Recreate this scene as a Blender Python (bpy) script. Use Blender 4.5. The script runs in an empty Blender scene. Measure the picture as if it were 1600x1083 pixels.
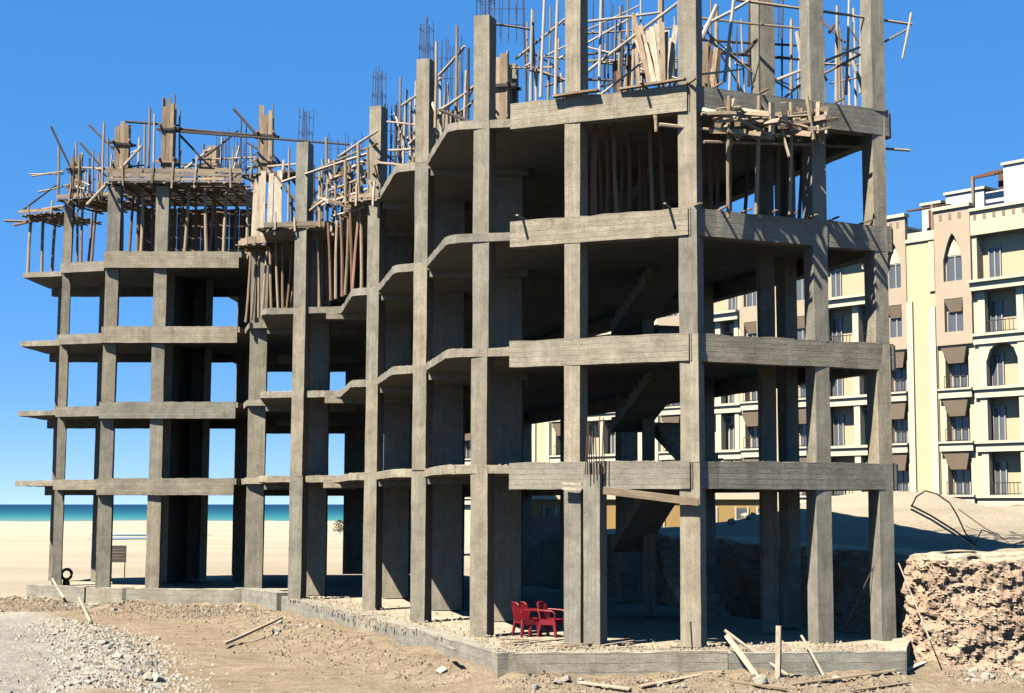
import bpy, bmesh, math, random
from mathutils import Vector, Matrix, Quaternion, noise

random.seed(7)
R = math.radians
sc = bpy.context.scene
C = sc.collection

# ------------------------------------------------------------------ camera
FPX, PX, PY, HZ, CAMZ = 2400.0, 900.0, 541.5, 788.0, 3.3
PITCH = math.atan((HZ - PY) / FPX)
cam_d = bpy.data.cameras.new('camera')
cam = bpy.data.objects.new('camera', cam_d); C.objects.link(cam)
cam.location = (0, 0, CAMZ)
cam.rotation_euler = (R(90) + PITCH, 0, 0)
cam_d.sensor_width = 36.0
cam_d.lens = 36.0 * FPX / 1600.0
cam_d.shift_x = -(PX - 800.0) / 1600.0
cam_d.clip_start = 0.5
cam_d.clip_end = 60000
sc.camera = cam

# ------------------------------------------------------------------ light
SUN_AZ, SUN_EL = R(45), R(56)          # sun behind the camera, to its left
w = bpy.data.worlds.new('World'); sc.world = w; w.use_nodes = True
wn, wl = w.node_tree.nodes, w.node_tree.links
bg = wn['Background']
sky = wn.new('ShaderNodeTexSky'); sky.sky_type = 'NISHITA'; sky.sun_disc = False
sky.sun_elevation = SUN_EL
sky.sun_rotation = math.atan2(-math.sin(SUN_AZ), -math.cos(SUN_AZ))
sky.altitude = 0; sky.air_density = 0.3; sky.dust_density = 0.0; sky.ozone_density = 6.0
scl = wn.new('ShaderNodeVectorMath'); scl.operation = 'SCALE'; scl.inputs['Scale'].default_value = 0.1
gm = wn.new('ShaderNodeGamma'); gm.inputs['Gamma'].default_value = 0.30      # flatter sky, as a phone camera renders it
h1 = wn.new('ShaderNodeHueSaturation'); h1.inputs['Saturation'].default_value = 1.56; h1.inputs['Hue'].default_value = 0.510
h2 = wn.new('ShaderNodeHueSaturation'); h2.inputs['Saturation'].default_value = 1.55
wl.new(sky.outputs[0], scl.inputs[0]); wl.new(scl.outputs[0], gm.inputs['Color']); wl.new(gm.outputs[0], h1.inputs['Color']); wl.new(h1.outputs[0], h2.inputs['Color'])
wl.new(h2.outputs[0], bg.inputs['Color'])
bg.inputs['Strength'].default_value = 0.36   # the sky itself is scaled to 0.1 above
sl = bpy.data.lights.new('sun', 'SUN'); sl.energy = 5.0; sl.angle = R(0.5); sl.color = (1.0, 0.93, 0.82)
so = bpy.data.objects.new('sun', sl); C.objects.link(so)
LD = Vector((math.sin(SUN_AZ) * math.cos(SUN_EL), math.cos(SUN_AZ) * math.cos(SUN_EL), -math.sin(SUN_EL)))
so.rotation_euler = LD.to_track_quat('-Z', 'Y').to_euler(); so.location = (-30, -30, 60)
vs = sc.view_settings
vs.view_transform = 'Standard'; vs.look = 'None'; vs.gamma = 1; vs.use_curve_mapping = False; vs.exposure = 1.85
sc.cycles.max_bounces = 6; sc.cycles.diffuse_bounces = 1; sc.cycles.glossy_bounces = 2; sc.cycles.sample_clamp_indirect = 0.009

# ------------------------------------------------------------------ materials
def new_mat(name, rough=0.85, spec=0.25):
    m = bpy.data.materials.new(name); m.use_nodes = True
    b = m.node_tree.nodes['Principled BSDF']
    b.inputs['Roughness'].default_value = rough
    b.inputs['Specular IOR Level'].default_value = spec
    return m, m.node_tree.nodes, m.node_tree.links, b

def nd(n, typ, **kw):
    x = n.new(typ)
    for k, v in kw.items(): setattr(x, k, v)
    return x

def noise_tex(n, l, vec, scale, detail=4, rough=0.55):
    t = n.new('ShaderNodeTexNoise'); t.inputs['Scale'].default_value = scale
    t.inputs['Detail'].default_value = detail; t.inputs['Roughness'].default_value = rough
    l.new(vec, t.inputs['Vector']); return t.outputs['Fac']

def mapping(n, l, vec, scale):
    m = n.new('ShaderNodeMapping'); m.inputs['Scale'].default_value = scale
    l.new(vec, m.inputs['Vector']); return m.outputs[0]

def ramp(n, l, fac, stops):
    r = n.new('ShaderNodeValToRGB'); e = r.color_ramp.elements
    while len(e) < len(stops): e.new(0.5)
    for i, (p, c) in enumerate(stops):
        e[i].position = p
        e[i].color = (c, c, c, 1) if isinstance(c, (int, float)) else (*c, 1)
    l.new(fac, r.inputs['Fac']); return r.outputs['Color']

def mixc(n, l, fac, a, b, mode='MIX'):
    x = n.new('ShaderNodeMix'); x.data_type = 'RGBA'; x.blend_type = mode
    for v, i in ((fac, 0), (a, 6), (b, 7)):
        if hasattr(v, 'default_value') or hasattr(v, 'is_linked'): l.new(v, x.inputs[i])
        elif i == 0: x.inputs[0].default_value = v
        else: x.inputs[i].default_value = (*v, 1) if not isinstance(v, (int, float)) else (v, v, v, 1)
    return x.outputs[2]

def math_n(n, l, op, a, b=None):
    x = n.new('ShaderNodeMath'); x.operation = op
    for i, v in enumerate((a, b)):
        if v is None: continue
        if isinstance(v, (int, float)): x.inputs[i].default_value = v
        else: l.new(v, x.inputs[i])
    return x.outputs[0]

def bump(n, l, b, height, strength, dist):
    x = n.new('ShaderNodeBump'); x.inputs['Strength'].default_value = strength; x.inputs['Distance'].default_value = dist
    l.new(height, x.inputs['Height']); l.new(x.outputs[0], b.inputs['Normal'])

def concrete(name, boards, col=(0.205, 0.184, 0.143), board=0.13):
    m, n, l, b = new_mat(name, 0.93, 0.12)
    tc = n.new('ShaderNodeTexCoord'); v = tc.outputs['Object']
    oi = n.new('ShaderNodeObjectInfo')
    off = nd(n, 'ShaderNodeVectorMath', operation='SCALE'); off.inputs[0].default_value = (13, 7, 5)
    l.new(oi.outputs['Random'], off.inputs['Scale'])
    ad = nd(n, 'ShaderNodeVectorMath', operation='ADD'); l.new(v, ad.inputs[0]); l.new(off.outputs[0], ad.inputs[1])
    vv = ad.outputs[0]
    big = noise_tex(n, l, vv, 1.9, 7, 0.7)
    c = mixc(n, l, ramp(n, l, big, [(0.30, 0.0), (0.70, 1.0)]), tuple(x * 0.66 for x in col), tuple(x * 1.26 for x in col))
    tint = mixc(n, l, oi.outputs['Random'], (0.82, 0.86, 0.89), (1.14, 1.09, 1.0))
    c = mixc(n, l, 1.0, c, tint, 'MULTIPLY')
    gr = noise_tex(n, l, vv, 26, 6, 0.75)
    c = mixc(n, l, 1.0, c, ramp(n, l, gr, [(0.28, 0.66), (0.5, 1.0), (0.75, 1.22)]), 'MULTIPLY')
    sep = n.new('ShaderNodeSeparateXYZ'); l.new(v, sep.inputs[0])
    if boards == 'z':
        u = sep.outputs['Z']; st = mapping(n, l, vv, (2.2, 2.2, 12))
    elif boards == 'xy':
        u = math_n(n, l, 'ADD', sep.outputs['X'], sep.outputs['Y']); st = mapping(n, l, vv, (11, 11, 1.3))
    else:
        u = sep.outputs['X']; st = mapping(n, l, vv, (3, 3, 6))
    wob = noise_tex(n, l, vv, 2.3, 3)
    uu = math_n(n, l, 'ADD', math_n(n, l, 'DIVIDE', u, board), math_n(n, l, 'MULTIPLY', wob, 0.35))
    fr = math_n(n, l, 'FRACT', uu)
    fl = math_n(n, l, 'FLOOR', uu)
    wnz = n.new('ShaderNodeTexWhiteNoise'); wnz.noise_dimensions = '2D'
    cmb = n.new('ShaderNodeCombineXYZ'); l.new(fl, cmb.inputs[0]); l.new(oi.outputs['Random'], cmb.inputs[1])
    l.new(cmb.outputs[0], wnz.inputs['Vector'])
    c = mixc(n, l, 0.8, c, ramp(n, l, wnz.outputs['Value'], [(0, 0.90), (1, 1.07)]), 'MULTIPLY')
    # board joints fade in and out along the length
    jm = ramp(n, l, noise_tex(n, l, vv, 1.9, 3), [(0.42, 0.0), (0.6, 0.75)])
    joint = ramp(n, l, fr, [(0.0, 0.5), (0.035, 0.6), (0.08, 1.0), (0.95, 1.0)])
    c = mixc(n, l, jm, c, mixc(n, l, 1.0, c, joint, 'MULTIPLY'))
    strk = noise_tex(n, l, st, 1.0, 6, 0.7)
    c = mixc(n, l, 1.0, c, ramp(n, l, strk, [(0.30, 0.82), (0.5, 1.0), (0.72, 1.09)]), 'MULTIPLY')
    # cement runs, dark stains, honeycombed patches
    dr = noise_tex(n, l, mapping(n, l, vv, (3.2, 3.2, 0.5)), 1.0, 5, 0.65)
    c = mixc(n, l, ramp(n, l, dr, [(0.58, 0.0), (0.74, 0.55)]), c, (0.285, 0.262, 0.215))
    c = mixc(n, l, ramp(n, l, dr, [(0.26, 0.7), (0.43, 0.0)]), c, (0.085, 0.073, 0.056))
    hc = n.new('ShaderNodeTexVoronoi'); hc.inputs['Scale'].default_value = 34; l.new(vv, hc.inputs['Vector'])
    hm = math_n(n, l, 'MULTIPLY', ramp(n, l, hc.outputs['Distance'], [(0.12, 1.0), (0.3, 0.0)]), ramp(n, l, noise_tex(n, l, vv, 1.5, 4), [(0.58, 0.0), (0.66, 0.8)]))
    c = mixc(n, l, hm, c, (0.05, 0.043, 0.034))
    l.new(c, b.inputs['Base Color'])
    h = math_n(n, l, 'ADD', math_n(n, l, 'MULTIPLY', strk, 0.45), math_n(n, l, 'ADD', math_n(n, l, 'MULTIPLY', gr, 0.5), math_n(n, l, 'MULTIPLY', joint, 0.35)))
    h = math_n(n, l, 'SUBTRACT', h, hm)
    bump(n, l, b, h, 0.75, 0.025)
    return m

def wood(name, col, dark=0.62, var=0.3):
    m, n, l, b = new_mat(name, 0.8, 0.2)
    tc = n.new('ShaderNodeTexCoord'); oi = n.new('ShaderNodeObjectInfo')
    off = nd(n, 'ShaderNodeVectorMath', operation='SCALE'); off.inputs[0].default_value = (19, 11, 23)
    l.new(oi.outputs['Random'], off.inputs['Scale'])
    ad = nd(n, 'ShaderNodeVectorMath', operation='ADD'); l.new(tc.outputs['Object'], ad.inputs[0]); l.new(off.outputs[0], ad.inputs[1])
    g = noise_tex(n, l, mapping(n, l, ad.outputs[0], (2.6, 2.6, 1.3)), 1.6, 6, 0.7)
    g2 = noise_tex(n, l, mapping(n, l, ad.outputs[0], (1, 1, 6)), 1.0, 3, 0.6)
    c = mixc(n, l, ramp(n, l, g, [(0.3, 0.0), (0.7, 1.0)]), tuple(x * dark for x in col), tuple(min(0.85, x * 1.15) for x in col))
    c = mixc(n, l, 1.0, c, ramp(n, l, g2, [(0.3, 0.7), (0.7, 1.1)]), 'MULTIPLY')
    t = ramp(n, l, oi.outputs['Random'], [(0, 1 - var), (1, 1 + var * 0.5)])
    c = mixc(n, l, 1.0, c, t, 'MULTIPLY')
    l.new(c, b.inputs['Base Color']); bump(n, l, b, g, 0.4, 0.01)
    return m

def plain(name, col, rough=0.8, var=0.12, scale=2.0, spec=0.25, metal=0.0, bmp=0.15):
    m, n, l, b = new_mat(name, rough, spec)
    tc = n.new('ShaderNodeTexCoord'); oi = n.new('ShaderNodeObjectInfo')
    f = noise_tex(n, l, tc.outputs['Object'], scale, 5, 0.65)
    c = mixc(n, l, f, tuple(x * (1 - var * 1.6) for x in col), tuple(min(0.95, x * (1 + var)) for x in col))
    c = mixc(n, l, 1.0, c, ramp(n, l, oi.outputs['Random'], [(0, 1 - var * 0.6), (1, 1 + var * 0.4)]), 'MULTIPLY')
    l.new(c, b.inputs['Base Color']); b.inputs['Metallic'].default_value = metal
    if bmp: bump(n, l, b, noise_tex(n, l, tc.outputs['Object'], scale * 9, 4), bmp, 0.02)
    return m

M = {}
M['beam'] = concrete('concrete_beam', 'z')
M['col'] = concrete('concrete_column', 'xy', board=0.11)
M['slab'] = concrete('concrete_slab', 'x', board=0.6)
M['plinth'] = concrete('concrete_plinth', 'z', col=(0.235, 0.212, 0.166), board=0.2)
M['timber'] = wood('weathered_timber', (0.285, 0.215, 0.142))
M['pale'] = wood('pale_timber', (0.37, 0.305, 0.22), 0.75, 0.2)
M['board'] = wood('shutter_board', (0.225, 0.165, 0.105))
M['redwood'] = wood('red_brown_timber', (0.215, 0.128, 0.08))
M['pole'] = plain('whitewashed_pole', (0.315, 0.285, 0.24), 0.6, 0.2, 3)
M['darkpole'] = wood('dark_timber', (0.053, 0.045, 0.040))
M['rebar'] = plain('rusty_rebar', (0.045, 0.040, 0.045), 0.7, 0.25, 6)
M['rust'] = plain('brown_rebar', (0.058, 0.032, 0.021), 0.8, 0.3, 6)
M['red'] = plain('red_plastic', (0.15, 0.005, 0.010), 0.45, 0.15, 3, 0.5, bmp=0)
M['black'] = plain('black_rubber', (0.009, 0.009, 0.009), 0.7, 0.2, 4)
M['cream'] = plain('cream_render', (0.405, 0.350, 0.235), 0.85, 0.07, 0.8)
M['trim'] = plain('pale_trim', (0.415, 0.366, 0.260), 0.85, 0.05, 0.8)
M['yellow'] = plain('yellow_render', (0.355, 0.303, 0.188), 0.85, 0.07, 0.7)
M['brown'] = plain('rose_brown_render', (0.29, 0.232, 0.165), 0.9, 0.09, 0.9)
M['hood'] = plain('brown_hood', (0.17, 0.13, 0.09), 0.8, 0.15, 2)
M['olive'] = plain('recess_render', (0.345, 0.290, 0.185), 0.9, 0.07, 0.8)
M['glass'] = plain('window_glass', (0.075, 0.085, 0.095), 0.08, 0.1, 1, 0.6, bmp=0)
M['frame'] = plain('window_frame', (0.292, 0.265, 0.223), 0.6, 0.08, 2)
M['iron'] = plain('dark_railing', (0.027, 0.024, 0.021), 0.6, 0.1, 2)
M['white'] = plain('white_render', (0.435, 0.430, 0.413), 0.85, 0.04, 0.8)
M['ochre'] = plain('ochre_wall', (0.292, 0.191, 0.069), 0.9, 0.12, 0.8)
M['pink'] = plain('pink_wall', (0.254, 0.144, 0.112), 0.9, 0.12, 0.8)
M['tile'] = plain('brown_roofing', (0.106, 0.053, 0.034), 0.85, 0.2, 3)
M['stone'] = plain('limestone_rubble', (0.265, 0.238, 0.19), 0.95, 0.25, 2.0, 0.1, bmp=0.5)
M['cinder'] = plain('grey_rubble', (0.22, 0.208, 0.182), 0.95, 0.3, 2.0, 0.1, bmp=0.5)
M['spoil'] = plain('earthy_rubble', (0.205, 0.165, 0.118), 0.95, 0.42, 1.3, 0.1, bmp=0.5)
M['clod'] = plain('dry_clods', (0.315, 0.235, 0.158), 0.95, 0.25, 1.6, 0.1, bmp=0.5)
M['leaf'] = plain('dull_green_leaf', (0.032, 0.048, 0.021), 0.8, 0.3, 3)

# ------------------------------------------------------------------ helpers
def link(o, parent=None):
    C.objects.link(o)
    if parent is not None:
        o.parent = parent
    return o

def obj(name, me, mat=None, parent=None):
    if mat is not None and not me.materials: me.materials.append(mat)
    return link(bpy.data.objects.new(name, me), parent)

def tag(o, label=None, cat=None, group=None, kind=None):
    if label: o['label'] = label
    if cat: o['category'] = cat
    if group: o['group'] = group
    if kind: o['kind'] = kind
    return o

def empty(name, loc, label=None, cat=None, group=None, rz=0.0):
    o = bpy.data.objects.new(name, None); C.objects.link(o); o.location = loc; o.rotation_euler.z = rz
    o.empty_display_size = 0.3
    return tag(o, label, cat, group)

def mesh(name, verts, faces):
    me = bpy.data.meshes.new(name); me.from_pydata([tuple(v) for v in verts], [], faces); me.update(); return me

def at(px, py, depth):
    """point seen at photo pixel (px, py) at a surveyed distance along the view axis"""
    up = (PY - py) / FPX
    rx, ry, rz = (px - PX) / FPX, math.cos(PITCH) - up * math.sin(PITCH), math.sin(PITCH) + up * math.cos(PITCH)
    t = depth / ry
    return Vector((rx * t, depth, CAMZ + rz * t))

def on_z(px, py, Z):
    up = (PY - py) / FPX
    rx, ry, rz = (px - PX) / FPX, math.cos(PITCH) - up * math.sin(PITCH), math.sin(PITCH) + up * math.cos(PITCH)
    t = (Z - CAMZ) / rz
    return Vector((rx * t, ry * t, Z))

BOXF = [(0, 3, 2, 1), (4, 5, 6, 7), (0, 1, 5, 4), (1, 2, 6, 5), (2, 3, 7, 6), (3, 0, 4, 7)]
def box_v(x0, x1, y0, y1, z0, z1):
    return [(x0, y0, z0), (x1, y0, z0), (x1, y1, z0), (x0, y1, z0), (x0, y0, z1), (x1, y0, z1), (x1, y1, z1), (x0, y1, z1)]

class MB:
    def __init__(s): s.v = []; s.f = []
    def add(s, v, f):
        o = len(s.v); s.v += [tuple(x) for x in v]; s.f += [tuple(i + o for i in q) for q in f]; return s
    def box(s, *a): return s.add(box_v(*a), BOXF)
    def tube(s, p, q, r, n=6, r2=None):
        p, q = Vector(p), Vector(q); r2 = r if r2 is None else r2
        d = (q - p).normalized(); a = d.orthogonal().normalized(); b = d.cross(a)
        v = [p + (a * math.cos(6.2832 * i / n) + b * math.sin(6.2832 * i / n)) * r for i in range(n)]
        v += [q + (a * math.cos(6.2832 * i / n) + b * math.sin(6.2832 * i / n)) * r2 for i in range(n)]
        f = [(i, (i + 1) % n, n + (i + 1) % n, n + i) for i in range(n)] + [tuple(range(n - 1, -1, -1)), tuple(range(n, 2 * n))]
        return s.add(v, f)
    def path(s, pts, r, n=6):
        pts = [Vector(p) for p in pts]; rings = []
        for i, p in enumerate(pts):
            d = (pts[min(i + 1, len(pts) - 1)] - pts[max(i - 1, 0)]).normalized()
            a = d.cross(Vector((0.31, 0.2, 0.93))).normalized(); b = d.cross(a)
            rings.append([p + (a * math.cos(6.2832 * k / n) + b * math.sin(6.2832 * k / n)) * r for k in range(n)])
        v = [x for rg in rings for x in rg]; f = []
        for i in range(len(pts) - 1):
            for k in range(n): f.append((i * n + k, i * n + (k + 1) % n, (i + 1) * n + (k + 1) % n, (i + 1) * n + k))
        f += [tuple(range(n - 1, -1, -1)), tuple((len(pts) - 1) * n + k for k in range(n))]
        return s.add(v, f)
    def build(s, name, mat, parent=None): return obj(name, mesh(name, s.v, s.f), mat, parent)

# unit shapes shared by all poles, planks and bars (local Z is the length)
def make_pole_mesh(name, bend, n=7, seg=6):
    ph = random.random() * 6; v = []; f = []
    for i in range(seg + 1):
        t = i / seg
        ox = bend * math.sin(t * 3.14) + bend * .12 * math.sin(t * 11 + ph); oy = bend * .5 * math.sin(t * 3.14 + ph)
        rr = 1.0 - 0.18 * t + random.uniform(-.05, .05)
        for k in range(n):
            a = 6.2832 * k / n; v.append((ox + rr * math.cos(a), oy + rr * math.sin(a), t))
    for i in range(seg):
        for k in range(n): f.append((i * n + k, i * n + (k + 1) % n, (i + 1) * n + (k + 1) % n, (i + 1) * n + k))
    f += [tuple(range(n - 1, -1, -1)), tuple(seg * n + k for k in range(n))]
    return mesh(name, v, f)
def make_plank_mesh(name):
    v = []
    for z in (0, .5, 1):
        dx, dy = random.uniform(-.06, .06), random.uniform(-.3, .3)
        for x, y in ((-.5, -.5), (.5, -.5), (.5, .5), (-.5, .5)):
            v.append((x + dx + random.uniform(-.03, .03), y + dy * (z == .5), z + random.uniform(-.004, .004)))
    f = [(3, 2, 1, 0), (8, 9, 10, 11)]
    for i in (0, 4):
        for k in range(4): f.append((i + k, i + (k + 1) % 4, i + 4 + (k + 1) % 4, i + 4 + k))
    return mesh(name, v, f)
def bar_mesh(name):
    return mesh(name, [(math.cos(a * 1.2566), math.sin(a * 1.2566), z) for z in (0, 1) for a in range(5)],
                [(k, (k + 1) % 5, 5 + (k + 1) % 5, 5 + k) for k in range(5)] + [(4, 3, 2, 1, 0), (5, 6, 7, 8, 9)])
SH = {}
def shared(kind, matname):
    k = (kind, matname)
    if k not in SH:
        if kind == 'pole': L = [make_pole_mesh('pole_%s' % matname, random.uniform(.05, .55)) for _ in range(8)]
        elif kind == 'plank': L = [make_plank_mesh('plank_%s' % matname) for _ in range(6)]
        else: L = [bar_mesh('bar_%s' % matname)]
        for me in L: me.materials.append(M[matname])
        SH[k] = L
    return random.choice(SH[k])

def stick(name, p, q, r, mat='timber', parent=None, kind='pole', w=None, face=None):
    """pole (radius r), plank (w wide, r thick) or bar from p to q; shares mesh data"""
    p, q = Vector(p), Vector(q); d = q - p
    o = bpy.data.objects.new(name, shared(kind, mat)); C.objects.link(o)
    z = d.normalized()
    yv = Vector(face) if face is not None else Vector((random.uniform(-1, 1), random.uniform(-1, 1), .1))
    if abs(yv.normalized().dot(z)) > 0.98: yv = Vector((z.y, z.z, z.x))
    x = yv.cross(z).normalized(); y = z.cross(x)
    m = Matrix((x, y, z)).transposed().to_4x4(); m.translation = p
    s = (w, r, d.length) if kind == 'plank' else (r, r, d.length)
    m = m @ Matrix.Diagonal((*s, 1))
    o.matrix_world = m
    if parent is not None:
        o.parent = parent; o.matrix_parent_inverse = Matrix.Translation(parent.location).inverted() if parent.rotation_euler.z == 0 else parent.matrix_world.inverted()
    return o

def prism(poly, z0, z1, jit=0.0, sub=0.6):
    """vertical prism over a plan polygon, its sides cut into pieces with uneven edges"""
    pts = []
    n = len(poly)
    for i in range(n):
        a, b = Vector(poly[i]), Vector(poly[(i + 1) % n]); L = (b - a).length; k = max(1, int(L / sub))
        for j in range(k): pts.append(a.lerp(b, j / k))
    area = sum(poly[i][0] * poly[(i + 1) % n][1] - poly[(i + 1) % n][0] * poly[i][1] for i in range(n))
    if area < 0: pts.reverse()
    N = len(pts)
    J = lambda s: random.uniform(-s, s)
    v = [(p.x + J(jit * .6), p.y + J(jit * .6), z0 + J(jit * .7)) for p in pts] + [(p.x + J(jit * .6), p.y + J(jit * .6), z1 + J(jit)) for p in pts]
    f = [(i, (i + 1) % N, N + (i + 1) % N, N + i) for i in range(N)] + [tuple(range(N - 1, -1, -1)), tuple(range(N, 2 * N))]
    return v, f

# ================================================================== SETTING
FLK = lambda y: 7.4 - 0.36 * (y - 38.2)          # right flank of the building
def smooth(a, b, x):
    t = max(0.0, min(1.0, (x - a) / (b - a))); return t * t * (3 - 2 * t)
def nz(x, y, s, o=0.0): return noise.noise(Vector((x * s + o, y * s - o, o * 1.7)))
def fbm(x, y, z, s, oct=4):
    t, a = 0.0, 1.0
    for _ in range(oct):
        t += a * noise.noise(Vector((x * s, y * s, z * s))); s *= 2.1; a *= .52
    return t

ROADL = [(-10.0, 33.0), (-10.6, 36.0), (-12.3, 41.0), (-15.2, 48.0), (-18.6, 54.5), (-27.0, 59.0), (-42.0, 63.0), (-90, 70)]
def road_edge(y):
    if y <= ROADL[0][1]: return ROADL[0][0]
    for (x0, y0), (x1, y1) in zip(ROADL, ROADL[1:]):
        if y <= y1: return x0 + (x1 - x0) * (y - y0) / (y1 - y0)
    return -1e6
def plateau(x, y):
    h = 2.02 + 1.15 * smooth(48, 80, y) * smooth(4, 14, x)
    h += 1.55 * math.exp(-(((x - 11.5) / 5.5) ** 2 + ((y - 58) / 8.0) ** 2))
    h += 0.2 * math.exp(-(((x - 3.5) / 4.0) ** 2 + ((y - 66) / 6.0) ** 2))
    h -= 1.2 * smooth(2, -6, x - 0.0) * smooth(60, 75, y)
    h += 0.10 * fbm(x, y, 0, .35, 3)
    return h
def ground(x, y):
    lo = -0.70 + 0.05 * fbm(x, y, 0, .5, 4)
    lo += 0.03 * fbm(x, y, 3, 2.2, 2) * (1 if y < 70 else 0)
    # heap of spoil along the plinth, ridge of rubble along the track
    e = x - road_edge(y)
    if y < 56: lo += 0.20 * math.exp(-(e / 0.9) ** 2) - 0.02 * smooth(0, -3, e)
    pl = plinth_gap(x, y)
    if pl is not None:
        w_ = math.exp(-(pl / 1.5) ** 2)
        lo += w_ * (0.24 + 0.20 * nz(x, y, .45, 4) + 0.13 * fbm(x, y, 7, 1.3, 3) + 0.05 * abs(fbm(x, y, 2, 3.5, 2)))
    if y < 62:
        lo += 0.05 * math.sin((x + 0.55 * y) * 1.1 + 2 * nz(x, y, .15)) * smooth(1, 3, e) * smooth(10, 6, e)      # wheel ruts
    if y > 60: lo -= 0.75 * smooth(80, 560, y)
    # raised ground behind the cut bank
    d = (x - FLK(min(max(y, 38.2), 76.0)) - 1.25) * 0.94
    g = y - (38.1 - 0.10 * (x - 8.5))
    k = smooth(0.0, 0.5, d) * smooth(0.0, 0.5, g)
    if k > 0:
        far = smooth(130, 420, y)
        hi = plateau(x, y) * (1 - far) + (-1.7) * far
        lo = lo * (1 - k) + hi * k
    return lo
PLF = [(-22.6, 63.0), (-19.1, 60.9), (-17.4, 59.9), (-12.7, 58.9), (-10.6, 55.5), (-1.77, 34.6), (7.2, 35.3), (8.3, 37.0)]
def plinth_gap(x, y):
    best = 99
    for (ax, ay), (bx, by) in zip(PLF, PLF[1:]):
        dx, dy = bx - ax, by - ay; t = max(0, min(1, ((x - ax) * dx + (y - ay) * dy) / (dx * dx + dy * dy)))
        best = min(best, math.hypot(x - ax - t * dx, y - ay - t * dy))
    return best if best < 4 else None

def spaced(lo, hi, step, far_lo, far_hi, g=1.16):
    a = [lo + step * i for i in range(int((hi - lo) / step) + 1)]
    s = step; x = a[-1]
    while x < far_hi: s *= g; x += s; a.append(x)
    s = step; x = a[0]; b = []
    while x > far_lo: s *= g; x -= s; b.append(x)
    return b[::-1] + a
gx = spaced(-25, 13, 0.17, -6000, 6000); gy = spaced(31.5, 62, 0.17, -400, 2200, 1.1)
gv = [(x, y, ground(x, y)) for y in gy for x in gx]; nx = len(gx)
gf = [(j * nx + i, j * nx + i + 1, (j + 1) * nx + i + 1, (j + 1) * nx + i) for j in range(len(gy) - 1) for i in range(nx - 1)]
gme = mesh('ground', gv, gf)
for p in gme.polygons: p.use_smooth = True
# zones of different soil: sand by default, grey gravel track, brown dirt
ca = gme.color_attributes.new('soil', 'FLOAT_COLOR', 'POINT')
cols = []
for (x, y, z) in gv:
    e = x - road_edge(y) + 0.7 * nz(x, y, .8, 2)
    road = smooth(0.4, -0.9, e) * smooth(64, 54, y + 3 * nz(x, y, .2))
    dirt = smooth(-0.6, 0.5, e) * smooth(68, 60, y + 2 * nz(x, y, .3, 9)) * smooth(-30, -24, x + (y - 60) * .3)
    if z > 0.8: dirt *= 0.0
    cols += [road, dirt, 0, 1]
ca.data.foreach_set('color', cols)
m, n, l, b = new_mat('ground_soil', 0.95, 0.1)
tc = n.new('ShaderNodeTexCoord'); v = tc.outputs['Object']
at_n = nd(n, 'ShaderNodeAttribute', attribute_name='soil'); sp = n.new('ShaderNodeSeparateColor'); l.new(at_n.outputs['Color'], sp.inputs[0])
f1 = noise_tex(n, l, v, 0.35, 6, 0.65); f2 = noise_tex(n, l, v, 5.0, 6, 0.7); f3 = noise_tex(n, l, mapping(n, l, v, (0.02, 0.06, 1)), 1.0, 7, 0.72)
sand = mixc(n, l, ramp(n, l, f3, [(0.3, 0.0), (0.62, 1.0)]), (0.245, 0.205, 0.145), (0.345, 0.295, 0.215))
sand = mixc(n, l, 1.0, sand, ramp(n, l, f2, [(0.3, 0.86), (0.7, 1.05)]), 'MULTIPLY')
f4 = noise_tex(n, l, mapping(n, l, v, (0.7, 2.0, 1)), 1.0, 8, 0.78)
dirt = mixc(n, l, ramp(n, l, f4, [(0.32, 0.0), (0.66, 1.0)]), (0.155, 0.114, 0.070), (0.305, 0.248, 0.168))
dirt = mixc(n, l, ramp(n, l, f2, [(0.3, 0.55), (0.55, 0.0)]), dirt, (0.114, 0.081, 0.053))
grav = mixc(n, l, ramp(n, l, f2, [(0.34, 0.0), (0.64, 1.0)]), (0.165, 0.151, 0.125), (0.30, 0.278, 0.235))
grav = mixc(n, l, 1.0, grav, ramp(n, l, f1, [(0.3, 0.85), (0.7, 1.1)]), 'MULTIPLY')
c = mixc(n, l, sp.outputs[1], sand, dirt); c = mixc(n, l, sp.outputs[0], c, grav)
l.new(c, b.inputs['Base Color'])
bump(n, l, b, math_n(n, l, 'ADD', f2, noise_tex(n, l, v, 17, 5, 0.7)), 1.0, 0.10)
M['ground'] = m
tag(obj('ground', gme, m), kind='structure')

# sea
m, n, l, b = new_mat('sea_water', 0.45, 0.12)
tc = n.new('ShaderNodeTexCoord'); v = tc.outputs['Object']; sep = n.new('ShaderNodeSeparateXYZ'); l.new(v, sep.inputs[0])
wob = noise_tex(n, l, mapping(n, l, v, (0.002, 0.01, 1)), 1.0, 3)
yy = math_n(n, l, 'DIVIDE', math_n(n, l, 'ADD', sep.outputs['Y'], math_n(n, l, 'MULTIPLY', wob, 260)), 2600)
c = ramp(n, l, yy, [(0.20, (0.10, 0.15, 0.115)), (0.25, (0.018, 0.105, 0.10)), (0.34, (0.006, 0.060, 0.072)), (0.55, (0.002, 0.030, 0.048)), (1.0, (0.001, 0.018, 0.036))])
l.new(c, b.inputs['Base Color'])
bump(n, l, b, noise_tex(n, l, mapping(n, l, v, (0.02, 0.08, 1)), 1.0, 6, 0.7), 0.5, 0.6)
M['sea'] = m
tag(obj('sea', mesh('sea', [(-20000, 380, -1.30), (20000, 380, -1.30), (20000, 45000, -1.30), (-20000, 45000, -1.30)], [(0, 1, 2, 3)]), m), kind='structure')

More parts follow.
